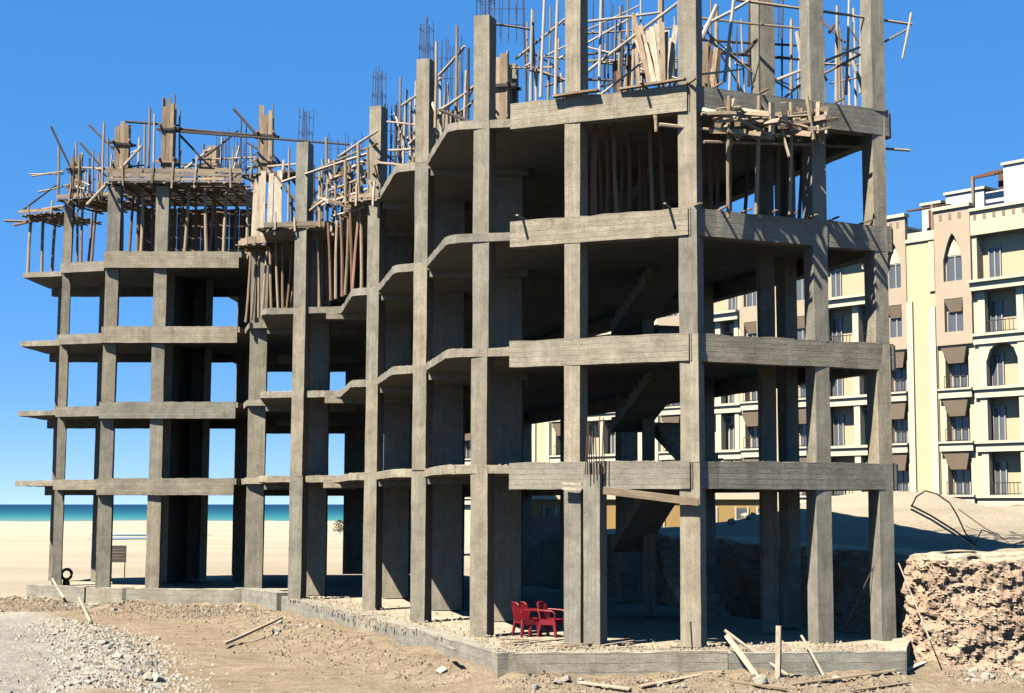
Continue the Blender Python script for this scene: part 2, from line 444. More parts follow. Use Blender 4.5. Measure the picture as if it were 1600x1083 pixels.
# earth bank: raw cut face of the raised ground beside the building
path = [(17.0, 36.6), (13.0, 36.9), (10.2, 36.95), (8.75, 37.15), (8.25, 37.7), (7.95, 38.8)] + [(FLK(y) + 0.95, y) for y in range(41, 64, 3)]
pp = []
for (ax, ay), (bx, by) in zip(path, path[1:]):
    k = max(1, int(math.hypot(bx - ax, by - ay) / (0.07 if ay < 39 else 0.3)))
    for j in range(k): pp.append((ax + (bx - ax) * j / k, ay + (by - ay) * j / k))
pp.append(path[-1]); NT = 64; bv = []; bf = []
for i, (x, y) in enumerate(pp):
    a, b_ = pp[max(0, i - 3)], pp[min(len(pp) - 1, i + 3)]
    tx, ty = b_[0] - a[0], b_[1] - a[1]; L = math.hypot(tx, ty); nxn, nyn = ty / L, -tx / L
    if nyn > 0 and y < 38.5: nxn, nyn = -nxn, -nyn
    if y >= 38.5 and nxn > 0: nxn, nyn = -nxn, -nyn
    top = plateau(x - nxn * 1.3, y - nyn * 1.3)
    for j in range(NT + 1):
        t = j / NT
        z = -1.0 + (top + 1.0) * min(1.0, t / 0.86)
        back = 0.45 * min(1, t / .86) ** 1.4 + max(0.0, t - 0.86) / 0.14 * 1.5
        q = Vector((x, y, z))
        dsp = 0.16 * fbm(x, y, z, 0.8, 3) - 0.26 * max(0.0, abs(fbm(x + 9, y, z, 1.7, 4)) - .18) + 0.10 * fbm(x, y + 5, z, 4.5, 3) + 0.04 * fbm(x, y, z + 3, 9, 3) + 0.08
        dsp *= (1.0 if t < .84 else 0.25)
        if t < 0.25: dsp += 0.5 * (0.25 - t) / 0.25 * (1 + .5 * nz(x, y, 1.2))
        zz = z + (0.07 * fbm(x, y, z, 2.2, 3) if t < .86 else 0.03 + 0.05 * fbm(x, y, 0, 1.7, 3))
        if t > .99: zz -= 0.10
        bv.append((x - nxn * back + nxn * dsp, y - nyn * back + nyn * dsp, zz))
for i in range(len(pp) - 1):
    for j in range(NT):
        a = i * (NT + 1) + j; bf.append((a, a + NT + 1, a + NT + 2, a + 1))
m, n, l, b = new_mat('raw_earth', 0.97, 0.08)
tc = n.new('ShaderNodeTexCoord'); v = tc.outputs['Object']
f1 = noise_tex(n, l, v, 1.1, 6, 0.7); f2 = noise_tex(n, l, v, 8, 6, 0.75)
c = mixc(n, l, ramp(n, l, f1, [(0.34, 0.0), (0.66, 1.0)]), (0.24, 0.165, 0.112), (0.36, 0.275, 0.19))
c = mixc(n, l, ramp(n, l, f2, [(0.34, 0.35), (0.48, 0.0)]), c, (0.16, 0.105, 0.068))
c = mixc(n, l, ramp(n, l, f2, [(0.55, 0.0), (0.70, 0.6)]), c, (0.42, 0.36, 0.265))
sep = n.new('ShaderNodeSeparateXYZ'); l.new(v, sep.inputs[0])
capf = ramp(n, l, math_n(n, l, 'ADD', math_n(n, l, 'MULTIPLY', sep.outputs['Z'], 0.4), math_n(n, l, 'MULTIPLY', f1, 0.15)), [(0.80, 0.0), (0.90, 1.0)])
c = mixc(n, l, capf, c, (0.38, 0.32, 0.225))
l.new(c, b.inputs['Base Color']); bump(n, l, b, math_n(n, l, 'ADD', f2, noise_tex(n, l, v, 22, 5, 0.7)), 1.0, 0.06)
M['earth'] = m
eb = obj('earth_bank', mesh('earth_bank', bv, bf), m); tag(eb, kind='structure')

# shallow tide pools lying on the beach
m, n, l, b = new_mat('pool_water', 0.08, 0.5); b.inputs['Base Color'].default_value = (0.10, 0.16, 0.17, 1)
for (px, py, wx, wy) in ((205, 842, 5, 4), (235, 836, 8, 3.5)):
    q = on_z(px, py, -0.78); mb = []
    for k in range(40):
        a = 6.2832 * k / 40; rr = 1 + .35 * nz(math.cos(a) * 2 + px, math.sin(a) * 2, 1.0)
        mb.append((q.x + wx * rr * math.cos(a), q.y + wy * rr * math.sin(a), ground(q.x, q.y) + 0.10))
    tag(obj('tide_pool', mesh('tide_pool', mb, [tuple(range(40))]), m), kind='structure')

# ================================================================== UNFINISHED BUILDING
FLZ = [0.0, 4.3, 7.3, 10.3, 13.3, 16.3]
SLB = 0.22
bld = empty('unfinished_building', (0, 50, 0), 'bare grey concrete frame of an unfinished stepped apartment block on the sand', 'building')
def attach(o, parent=bld):
    o.parent = parent; o.matrix_parent_inverse = Matrix.Translation(-parent.location); return o
J = lambda s: random.uniform(-s, s)

def column(x, y, w, d, ang, z0, z1, name='column', mat='col'):
    v = []; K = max(2, int((z1 - z0) / 0.8)); f = []
    for i in range(K + 1):
        z = (z1 - z0) * i / K
        ex = 0.008
        for sx, sy in ((-1, -1), (1, -1), (1, 1), (-1, 1)):
            v.append((sx * w / 2 + J(ex), sy * d / 2 + J(ex), z + (J(.015) if i == K else 0)))
    for i in range(K):
        for k in range(4): f.append((i * 4 + k, i * 4 + (k + 1) % 4, i * 4 + 4 + (k + 1) % 4, i * 4 + 4 + k))
    f += [(3, 2, 1, 0), (K * 4, K * 4 + 1, K * 4 + 2, K * 4 + 3)]
    o = obj(name, mesh(name, v, f), M[mat]); o.location = (x, y, z0); o.rotation_euler.z = R(ang)
    return attach(o)

def beam(p, q, ztop, depth, width, name='edge_beam', mat='beam', proud=0.015, rag=0.02):
    """beam whose outer face runs p -> q (outside lies to the right of p -> q); thickness goes inward"""
    p, q = Vector((*p, 0)), Vector((*q, 0)); d = q - p; L = d.length
    K = max(2, int(L / 0.35)); v = []; f = []
    for i in range(K + 1):
        x = L * i / K; e = 0.010
        v += [(x, -proud + J(e), -depth + J(.008)), (x, width, -depth), (x, width, 0.012), (x, -proud + J(e), 0.012 + J(rag))]
    for i in range(K):
        for k in range(4): f.append((i * 4 + k, i * 4 + 4 + k, i * 4 + 4 + (k + 1) % 4, i * 4 + (k + 1) % 4))
    f += [(0, 1, 2, 3), (K * 4 + 3, K * 4 + 2, K * 4 + 1, K * 4)]
    o = obj(name, mesh(name, v, f), M[mat]); o.location = (p.x, p.y, ztop); o.rotation_euler.z = math.atan2(d.y, d.x)
    return attach(o)

def wall(p, q, z0, z1, th, name='wall_pier', mat='col'):
    p, q = Vector((*p, 0)), Vector((*q, 0)); d = q - p; L = d.length
    o = obj(name, mesh(name, box_v(0, L, -th / 2, th / 2, 0, z1 - z0), BOXF), M[mat])
    o.location = (p.x, p.y, z0); o.rotation_euler.z = math.atan2(d.y, d.x); return attach(o)

# front columns: x, y (front-face centre), width, depth, angle, level of the top
FRONT = {
 'C': (2.66, 36.02, .46, .50, -21, 17.6), 'A': (6.05, 37.56, .40, .50, 21, 17.8), 'B': (7.72, 38.345, .38, .52, 21, 17.8),
 'D': (-0.09, 37.12, .41, .50, -23, 17.6), 'E': (-2.48, 39.40, .44, .50, -18, 16.15), 'F': (-4.52, 44.25, .42, .5, -18, 16.4),
 'G': (-6.58, 49.30, .42, .5, -18, 16.3), 'H': (-9.88, 54.40, .46, .5, -14, 16.3), 'J': (-16.55, 60.55, .50, .5, 4, 16.0),
 'K': (-18.50, 60.62, .50, .55, 10, 16.0), 'L': (-21.35, 63.75, .34, .5, 14, 16.0)}
cols_by = {}
for k, (x, y, ww, dd, a, top) in FRONT.items():
    ca_, sa_ = math.cos(R(a)), math.sin(R(a))
    cx_, cy_ = x - sa_ * dd / 2, y + ca_ * dd / 2          # centre lies behind the front face
    segs = [(FLZ[i], FLZ[i + 1]) for i in range(4)] + [(FLZ[4], top)]
    for i, (z0, z1) in enumerate(segs):
        g = 1.0 + (0.06 if i == 0 else 0.0)
        cols_by[(k, i)] = column(cx_ + J(.012), cy_ + J(.012), ww * g, dd, a + J(.6), z0 - (0.02 if i else 0.05), z1 - 0.006)
# twin of column D, ground floor only, and pier beside the inner corner
twin = column(0.46, 36.95, .42, .46, -23, -0.05, 4.28)
for i in range(4):
    column(-12.36, 59.55, .66, .5, 6, FLZ[i] - .02, FLZ[i + 1] - .006)
# inner columns and wide piers standing behind the front ones
INNER = [(-9.62, 57.2, .80, .35, 0), (-6.44, 55.4, .92, .35, 0), (-4.08, 49.2, 1.0, .4, -6), (-2.06, 44.6, 1.02, .4, -6),
         (5.05, 40.5, .40, .36, 8), (2.2, 46.6, .36, .4, 0), (0.9, 44.6, .4, .4, 0)]
for i in range(4):
    for (x, y, ww, dd, a) in INNER[:-1]:
        column(x, y, ww, dd, a, FLZ[i] - .02, FLZ[i + 1] - .2, 'wall_pier' if ww > .7 else 'column')
for (x, y, ww, dd, a, t) in ((-2.15, 43.3, .95, .4, -6, 15.9), (5.05, 40.5, .46, .5, 21, 17.0), (-3.9, 46.6, .8, .4, -6, 15.4)):
    column(x, y, ww, dd, a, FLZ[4] - .02, t)
FLKC = [(42.3, .36), (47.3, .62), (53.2, .62), (58.7, .6), (64.2, .6), (69.5, .6)]
for i in range(4):
    for (y, ww) in FLKC: column(FLK(y) - (.08 if y < 45 else .25), y, ww, .55, 19, FLZ[i] - .02, FLZ[i + 1] - .2)
    # back end of the block
    for (x0, x1) in ((-9.15, -5.75), (-11.15, -9.65), (-13.4, -12.4)):
        wall((x0, 74.2), (x1, 74.2), FLZ[i] - .02, FLZ[i + 1] - .2, .3)
    # lift core and back columns of the left wing
    wall((-17.58, 65.6), (-17.26, 65.6), FLZ[i] - .02, FLZ[i + 1] - .2, .3, 'core_wall')
    wall((-17.24, 68.75), (-16.6, 68.75), FLZ[i] - .02, FLZ[i + 1] - .2, .3, 'core_wall')
    wall((-17.40, 65.76), (-17.40, 68.9), FLZ[i] - .02, FLZ[i + 1] - .2, .3, 'core_wall')
    wall((-16.02, 66.6), (-16.62, 68.9), FLZ[i] - .02, FLZ[i + 1] - .2, .3, 'core_wall')
    for (x, y, ww) in ((-14.9, 68.6, .5), (-20.9, 67.6, .34), (-22.75, 67.6, .3), (-16.2, 74.1, .4)):
        column(x, y, ww, .5, 0, FLZ[i] - .02, FLZ[i + 1] - .2)

MAIN = [(8.02, 38.66), (2.80, 36.14), (2.56, 36.14), (-1.60, 37.90), (-1.66, 39.2), (-3.36, 39.6), (-4.30, 43.7), (-4.25, 44.15), (-5.36, 44.75),
        (-6.32, 48.7), (-6.3, 49.25), (-7.3, 49.7), (-8.35, 54.25), (-11.32, 54.75), (-11.95, 59.05), (-12.68, 59.15), (-13.28, 61.2), (-13.28, 69.6), (-16.5, 69.62), (-16.5, 74.5), (FLK(74.5), 74.5)]
def rounded(poly, soft):
    out = []
    for i, p in enumerate(poly):
        if p in soft:
            a, b_, c_ = Vector(poly[i - 1]), Vector(p), Vector(poly[(i + 1) % len(poly)]); r_ = soft[p]
            u, v_ = b_ + (a - b_).normalized() * r_, b_ + (c_ - b_).normalized() * r_
            out += [tuple((1 - t) ** 2 * u + 2 * t * (1 - t) * b_ + t * t * v_) for t in (0, .25, .5, .75, 1)]
        else: out.append(p)
    return out
MAIN = rounded(MAIN, {(-3.36, 39.6): .4, (-5.36, 44.75): .3, (-7.3, 49.7): .3, (-11.32, 54.75): .4})
WING = [(-13.32, 60.45), (-18.80, 60.45), (-19.35, 62.9), (-21.55, 63.6), (-22.15, 65.5), (-24.0, 66.0), (-24.0, 69.4), (-13.32, 69.55)]
for i in range(1, 5):
    z = FLZ[i]
    for nm, poly in (('main', MAIN), ('wing', WING)):
        v, f = prism(poly, z - SLB, z, 0.018, 0.5)
        attach(obj('floor_slab', mesh('floor_slab', v, f), M['slab']))
    D = 0.64
    beam((-1.64, 37.78), (2.66, 35.98), z, D, .34)
    beam((2.70, 35.98), (8.0, 38.50), z, D, .34)
    beam((-18.78, 60.45), (-13.42, 60.45), z, D, .32)
    beam((8.08, 38.7), (FLK(74.3), 74.3), z - .01, D, .34, rag=0, name='back_beam')
    beam((-5.9, 74.48), (-16.3, 74.48), z - .01, D - .05, .3, rag=0, name='back_beam')
    beam((-13.5, 69.5), (-23.8, 69.38), z - .01, D - .05, .3, rag=0, name='back_beam')
    # drop beams running inward from each stepped column
    for (x0, x1, y) in ((-4.25, -1.4, 44.18), (-6.3, -3.2, 49.28), (-8.9, -5.6, 54.3), (-11.95, -8.4, 59.08)):
        beam((x0, y), (x1, y), z - .012, 0.42, .28, rag=0, name='drop_beam')
    beam((-19.4, 63.0), (-21.4, 63.62), z - .012, 0.40, .28, rag=0, name='drop_beam')
# stair flights in the open well
for i in range(4):
    z0, z1 = FLZ[i], FLZ[i + 1]; zm = (z0 + z1) / 2
    for (xa, ya, za, xb, yb, zb) in ((3.9, 44.3, z0, 2.8, 47.6, zm), (1.6, 47.2, zm, 2.7, 43.9, z1 - .1)):
        d = Vector((xb - xa, yb - ya, 0)); L = d.length; N = 9; v = []; f = []
        prof = []
        for s in range(N):
            prof += [(L * s / N, (zb - za) * s / N), (L * s / N, (zb - za) * (s + 1) / N)]
        prof += [(L, zb - za), (L, zb - za - .3), (0, -.3)]
        P = len(prof)
        v = [(a, -.55, c_) for a, c_ in prof] + [(a, .55, c_) for a, c_ in prof]
        f = [tuple(range(P)), tuple(range(2 * P - 1, P - 1, -1))] + [(k, P + k, P + (k + 1) % P, (k + 1) % P) for k in range(P)]
        o = obj('stair_flight', mesh('stair_flight', v, f), M['slab']); o.location = (xa, ya, za); o.rotation_euler.z = math.atan2(d.y, d.x); attach(o)

# ground beams (plinth) and trodden floor
floor_poly = [(-22.0, 63.4), (-17.4, 60.4), (-12.6, 59.4), (-10.4, 55.9), (-1.65, 34.95), (7.1, 35.6), (8.0, 38.3), (FLK(74), 74), (-16, 74), (-22.6, 70)]
v, f = prism(floor_poly, -0.5, -0.05, 0.0, 3)
attach(obj('ground_floor', mesh('ground_floor', v, f), M['plinth']))
def ground_beam(p, q, z1, depth, th, mat='plinth'):
    return beam(p, q, z1, depth, th, 'ground_beam', mat, 0.02, 0.03)
ground_beam((-1.50, 34.62), (3.4, 34.98), 0, .95, .45); ground_beam((3.42, 34.95), (7.45, 35.30), -.02, .95, .5)
ground_beam((7.45, 35.30), (8.25, 38.5), -.01, .95, .4)
ground_beam((-6.3, 46.2), (-1.75, 34.70), 0.01, .95, .5); ground_beam((-10.55, 55.75), (-6.32, 46.22), 0.0, .95, .5)
ground_beam((-12.7, 59.0), (-10.7, 55.65), .12, 1.1, .6)
ground_beam((-17.35, 59.95), (-12.75, 58.95), 0.05, .95, .5); ground_beam((-19.1, 60.62), (-17.4, 59.98), 0.06, .95, .5); ground_beam((-22.3, 63.05), (-19.3, 61.0), 0.04, .95, .5)
column(-1.62, 34.78, .4, .4, 20, -.9, .02, 'ground_beam', 'plinth'); column(-12.75, 59.2, .5, .5, 10, -.9, .14, 'ground_beam', 'plinth')
column(-17.38, 60.2, .45, .5, 20, -.9, .09, 'ground_beam', 'plinth'); column(-19.15, 61.3, .45, .5, 30, -.9, .1, 'ground_beam', 'plinth')

# reinforcing bars standing out of the columns (sub-parts of the column they grow from)
def rebars(col, top, h, w, d, nb, stir=True, mat='rebar'):
    bx = col.matrix_world if False else None
    mloc = Matrix.Translation(col.location) @ Matrix.Rotation(col.rotation_euler.z, 4, 'Z')
    spots = []
    k = max(2, nb // 2)
    for i in range(k):
        u = -w / 2 + w * i / (k - 1); spots += [(u, -d / 2), (u, d / 2)]
    for (u, t) in spots:
        p = mloc @ Vector((u, t, 0)); p.z = top - .3
        hh = h * random.uniform(.86, 1.04)
        o = stick('rebar', p, p + Vector((J(.05) * h, J(.05) * h, hh + .3)), .013, mat, None, 'bar')
        mw = o.matrix_world.copy(); o.parent = col; o.matrix_parent_inverse = (Matrix.Translation((0, 0, 0)) @ mloc).inverted(); o.matrix_world  # keep place
    if stir:
        for sz in (.28, .33, .75):
            mb = MB(); zz = top + h * sz - col.location.z
            c4 = [(-w / 2, -d / 2, zz), (w / 2, -d / 2, zz), (w / 2, d / 2, zz), (-w / 2, d / 2, zz)]
            for a in range(4): mb.tube(c4[a], c4[(a + 1) % 4], .008, 4)
            o = mb.build('stirrup', M[mat], col)
for k, h, nb in (('E', 1.5, 8), ('F', 1.25, 8), ('G', 1.35, 8), ('H', 1.3, 8)):
    x, y, ww, dd, a, top = FRONT[k]
    rebars(cols_by[(k, 4)], top, h, ww - .1, dd - .1, nb)

# ================================================================== TIMBER: PROPS, DECKS, FORMWORK, SCAFFOLD
def xat(px, Y, Z):
    """plan x of something seen at photo column px, standing at depth Y, height Z"""
    d = Y * math.cos(PITCH) + (Z - CAMZ) * math.sin(PITCH); return (px - PX) / FPX * d

ORD = ['leftmost', 'second from the left', 'third from the left', 'fourth from the left', 'fifth from the left', 'sixth from the left', 'seventh from the left', 'eighth from the left', 'ninth from the left', 'tenth from the left', 'eleventh from the left', 'twelfth from the left']
def number_row(group):
    """things of one row get their place in the row, counted from the left as the camera sees them"""
    r_ = [o for o in C.objects if o.get('group') == group and o.parent is None]
    mid = lambda o: (lambda p: p.x / p.y)(o.matrix_world @ Vector((0, 0, .5)))
    r_.sort(key=mid)
    for i, o in enumerate(r_):
        o['label'] = o['label'] + ', ' + (ORD[i] if i < len(r_) - 1 else 'rightmost')
def prop(px, Y, z0, z1, r, mat, label, group, lean=0.0):
    zm = (z0 + z1) / 2; x = xat(px, Y, zm)
    o = stick('timber_prop', (x - lean, Y + J(.05), z0 - .01), (x + lean, Y + J(.05), z1), r, mat)
    return tag(o, label, 'prop', group)

G1 = 'props under the left wing deck'
for px in (190, 222, 292, 322, 352, 386):
    prop(px, 60.95, 13.31, 16.0, .075, 'timber', 'pale front prop under the left wing deck', G1, J(.08))
for px in (205, 238, 272, 306, 337, 368, 215, 283, 330):
    prop(px, 62.6 + J(.5), 13.31, 16.0, .065, 'redwood', 'shaded prop under the left wing deck', 'shaded props under the left wing deck', J(.08))
for px, Y in ((46, 66.2), (66, 66.6), (84, 66.9)):
    prop(px, Y, 13.31, 15.9, .075, 'timber', 'prop at the far left deck end', 'props at the far left end', J(.05))
for px, Y in ((113, 64.2), (128, 64.0), (148, 63.4), (120, 66.0), (140, 66.2)):
    prop(px, Y, 13.31, 16.0, .06, 'redwood', 'prop between the two leftmost columns', 'props between the two leftmost columns', J(.08))
for px, Y in ((388, 59.0), (397, 58.0), (405, 57.6), (414, 57.2), (423, 57.0), (433, 56.8), (442, 56.8), (452, 56.8), (458, 57.0)):
    prop(px, Y, 10.31, 13.02, .055, random.choice(['timber', 'redwood', 'timber', 'board']), 'prop under the rounded formwork', 'props under the rounded formwork', J(.1))
for px, Y, m_ in ((497, 54.7, 'timber'), (515, 52.6, 'redwood'), (526, 52.2, 'timber'), (534, 51.6, 'redwood'), (542, 51.2, 'timber'), (549, 50.8, 'redwood'), (556, 50.6, 'redwood'), (564, 50.2, 'timber'), (483, 56.5, 'redwood'), (505, 56.4, 'redwood')):
    prop(px, Y, 10.31, 13.02, .06, m_, 'prop below the middle timber platform', 'props below the timber platform', J(.08))
for px, Y, m_, r in ((930, 38.0, 'redwood', .085), (949, 39.2, 'redwood', .06), (962, 38.2, 'timber', .06), (983, 39.8, 'redwood', .07), (1001, 40.8, 'redwood', .06), (1018, 38.0, 'timber', .06), (1036, 39.4, 'redwood', .06), (972, 41.5, 'redwood', .06), (1010, 42, 'redwood', .06), (940, 41.8, 'redwood', .06)):
    prop(px, Y, 10.31, 13.05, r, m_, 'timber prop in the top front bay', 'props in the top front bay', J(.05))
for px, Y, m_, r in ((1112, 39.2, 'redwood', .07), (1122, 40.2, 'redwood', .06), (1140, 37.6, 'timber', .06), (1166, 39.5, 'darkpole', .05), (1184, 37.9, 'timber', .07), (1216, 38.8, 'timber', .06), (1228, 39.3, 'darkpole', .09), (1236, 38.0, 'timber', .06), (1252, 39.0, 'darkpole', .05), (1268, 37.8, 'timber', .06)):
    prop(px, Y, 10.31, 13.05, r, m_, 'timber prop in the top right bay', 'props in the top right bay', J(.12))

for g_ in (G1, 'props at the far left end', 'props between the two leftmost columns', 'props under the rounded formwork', 'props below the timber platform', 'props in the top front bay', 'props in the top right bay', 'shaded props under the left wing deck'):
    number_row(g_)
def deck(name, label, poly_front, z, depth, jl, plank_mat='board', side=0.5, joist_step=.55):
    """formwork deck along a plan polyline: joists pointing out, boards lying on them, side boards on edge"""
    p0 = Vector((*poly_front[0], 0))
    t = empty(name, (p0.x, p0.y, z), label, 'formwork')
    for a, b_ in zip(poly_front, poly_front[1:]):
        a, b_ = Vector((*a, 0)), Vector((*b_, 0)); d = (b_ - a); L = d.length; d.normalize(); inn = Vector((-d.y, d.x, 0))
        k = max(1, int(L / joist_step))
        for i in range(k + 1):
            c_ = a + d * (L * i / k)
            stick('joist', c_ - inn * random.uniform(.1, jl) + Vector((0, 0, z - .1)), c_ + inn * depth + Vector((0, 0, z - .1)), .05, random.choice(['timber', 'board']), t, w=.1, kind='plank', face=(0, 0, 1))
        nb = max(2, int(depth / .24))
        for i in range(nb):
            off = inn * (.05 + i * depth / nb)
            stick('deck_board', a + off + d * J(.25) + Vector((0, 0, z - .03)), b_ + off + d * J(.25) + Vector((0, 0, z - .03)), .035, plank_mat, t, 'plank', w=.22, face=(0, 0, 1))
        for i in range(int(side / .17)):
            u = J(.25)
            while u < L - .2:
                ln = random.uniform(.9, 2.0); zz = z + .09 + i * .17
                stick('side_board', a - inn * (.03 + random.random() * .05) + d * u + Vector((0, 0, zz + J(.03))), a - inn * (.03 + random.random() * .05) + d * min(L + J(.25), u + ln + .1) + Vector((0, 0, zz + J(.03))), .035, random.choice([plank_mat, 'board', 'greyboard', 'timber']), t, 'plank', w=random.uniform(.12, .18), face=inn)
                u += ln
        for i in range(max(2, int(L / .9))):      # upright cleats over the side boards
            c_ = a + d * (L * (i + .5 + J(.2)) / max(2, int(L / .9))) - inn * .09
            stick('cleat', c_ + Vector((0, 0, z - .22 + J(.08))), c_ + d * J(.08) + Vector((0, 0, z + side + random.uniform(.05, .4))), .05, random.choice(['timber', 'pale', 'board']), t, 'plank', w=.07, face=inn)
    return t
M['greyboard'] = wood('grey_shutter_board', (0.203, 0.168, 0.129))
deck('formwork_deck', 'grey boarded deck formwork along the front of the left wing roof', [(-18.75, 60.35), (-13.4, 60.35)], 16.12, 5.0, .35, 'greyboard', .62)
deck('formwork_deck', 'narrow deck formwork between the two leftmost columns', [(-21.6, 63.5), (-19.3, 62.8)], 16.05, 3.0, .4, 'board', .3)
deck('formwork_deck', 'ragged timber deck jutting out at the far left corner', [(-24.0, 65.9), (-22.0, 65.3)], 15.85, 2.6, .7, 'board', .2, .3)
deck('formwork_deck', 'timber platform deck beside the bare column in the middle', [(-11.4, 54.6), (-8.4, 54.2)], 13.22, 1.9, .3, 'board', .17)
deck('formwork_deck', 'short slanted timber deck left of the middle column', [(-8.35, 54.2), (-7.3, 49.6), (-6.4, 49.1)], 13.2, 1.5, .35, 'timber', .3, .45)
t = empty('shutter_wall', (-18.6, 65.2, 13.3), 'dark boarded shutter wall deep behind the left wing props', 'formwork')
for k in range(26):
    x = -18.7 + k * .205
    stick('shutter_board', (x + J(.01), 65.2 + J(.03), 13.3), (x + J(.01), 65.2 + J(.03), 15.95 + J(.05)), .03, random.choice(['board', 'redwood', 'darkpole']), t, 'plank', w=.2, face=(0, 1, 0))
# rounded balcony formwork at the inner corner
t = empty('rounded_formwork', (-12.2, 58.2, 13.1), 'rounded timber balcony formwork at the inner corner', 'formwork')
arc = []
for i in range(9):
    a = R(185 + i * 17); arc.append(Vector((-11.55 + 1.35 * math.cos(a), 58.3 + 1.9 * math.sin(a), 13.1)))
for a, b_ in zip(arc, arc[1:]):
    stick('curved_board', a, b_ + (b_ - a) * .1, .04, 'timber', t, 'plank', w=.26, face=((a + b_) / 2 - Vector((-11.55, 58.3, 13.1))))
    stick('joist', a + Vector((0, 0, -.14)), Vector((-11.55, 58.6, 12.96)), .08, 'board', t, 'plank', w=.08)
for i in range(5):
    stick('deck_board', Vector((-12.8 + i * .05, 57.2 + i * .35, 13.0)), Vector((-10.4, 57.1 + i * .35, 13.0)), .04, 'timber', t, 'plank', w=.3, face=(0, 0, 1))
# tall boards standing on the rounded formwork
for i, px in enumerate((397, 405, 413, 421, 430, 437)):
    Y = 58.0 - .15 * i; x = xat(px, Y, 14.5)
    tag(stick('standing_board', (x + J(.05), Y, 13.2), (x + J(.08), Y + .1, 15.85 + J(.15)), .04, 'pale', None, 'plank', w=.2, face=(0.2, 1, 0)), 'tall pale board standing on the rounded formwork', 'board', 'boards standing on the rounded formwork')
t = deck('formwork_deck', 'small dark platform on top of the tall pale boards', [(-12.85, 58.2), (-10.55, 57.6)], 15.95, 1.2, .2, 'darkpole', .1)

def column_formwork(x, y, z0, z1, wd, label, mat='timber', ang=0):
    t = empty('column_formwork', (x, y, z0), label, 'formwork', 'column formwork boxes', R(ang))
    h = z1 - z0
    for s, ax in ((-1, 0), (1, 0), (-1, 1), (1, 1)):
        for k in range(3):
            u = (-.333 + k * .333) * wd; hh = h * random.uniform(.88, 1.06)
            if ax == 0: p = Vector((u, s * wd / 2, 0)); fc = (0, 1, 0)
            else: p = Vector((s * wd / 2, u, 0)); fc = (1, 0, 0)
            o = bpy.data.objects.new('form_board', shared('plank', random.choice([mat, mat, 'board']))); link(o, t)
            o.location = p; o.scale = (wd * .32, .035, hh) if ax == 0 else (.035, wd * .32, hh)
    for zc in (.22, .62):
        for s in (-1, 1):
            o = bpy.data.objects.new('clamp', shared('plank', 'darkpole' if zc > .5 else 'board')); link(o, t)
            o.location = (-wd * .95, s * (wd / 2 + .06), h * zc + J(.05)); o.rotation_euler = (0, R(90 + J(6)), 0); o.scale = (.09, .06, wd * 1.9)
            o = bpy.data.objects.new('clamp', shared('plank', 'board')); link(o, t)
            o.location = (s * (wd / 2 + .06), -wd * .9, h * zc + .1 + J(.05)); o.rotation_euler = (R(-90 + J(6)), 0, 0); o.scale = (.06, .09, wd * 1.8)
    return t
column_formwork(-21.2, 64.1, 16.2, 18.0, .42, 'timber formwork box on the leftmost column', 'timber', 12)
column_formwork(-18.35, 61.0, 16.2, 18.7, .52, 'timber formwork box second from the left', 'timber', 8)
column_formwork(-16.45, 60.85, 16.3, 19.6, .46, 'tallest timber formwork box on the left wing roof', 'timber', 4)
column_formwork(-16.0, 66.2, 16.3, 18.9, .6, 'wide timber formwork box set back on the left wing roof', 'timber', 0)
column_formwork(-12.25, 59.6, 16.05, 18.85, .5, 'timber formwork box above the inner corner', 'timber', 4)
column_formwork(-2.2, 42.6, 13.4, 16.0, .62, 'timber formwork box just right of the tall bare column', 'timber', -10)
column_formwork(-4.5, 47.2, 13.35, 15.6, .7, 'wide timber formwork box between the two stepped columns', 'board', -10)

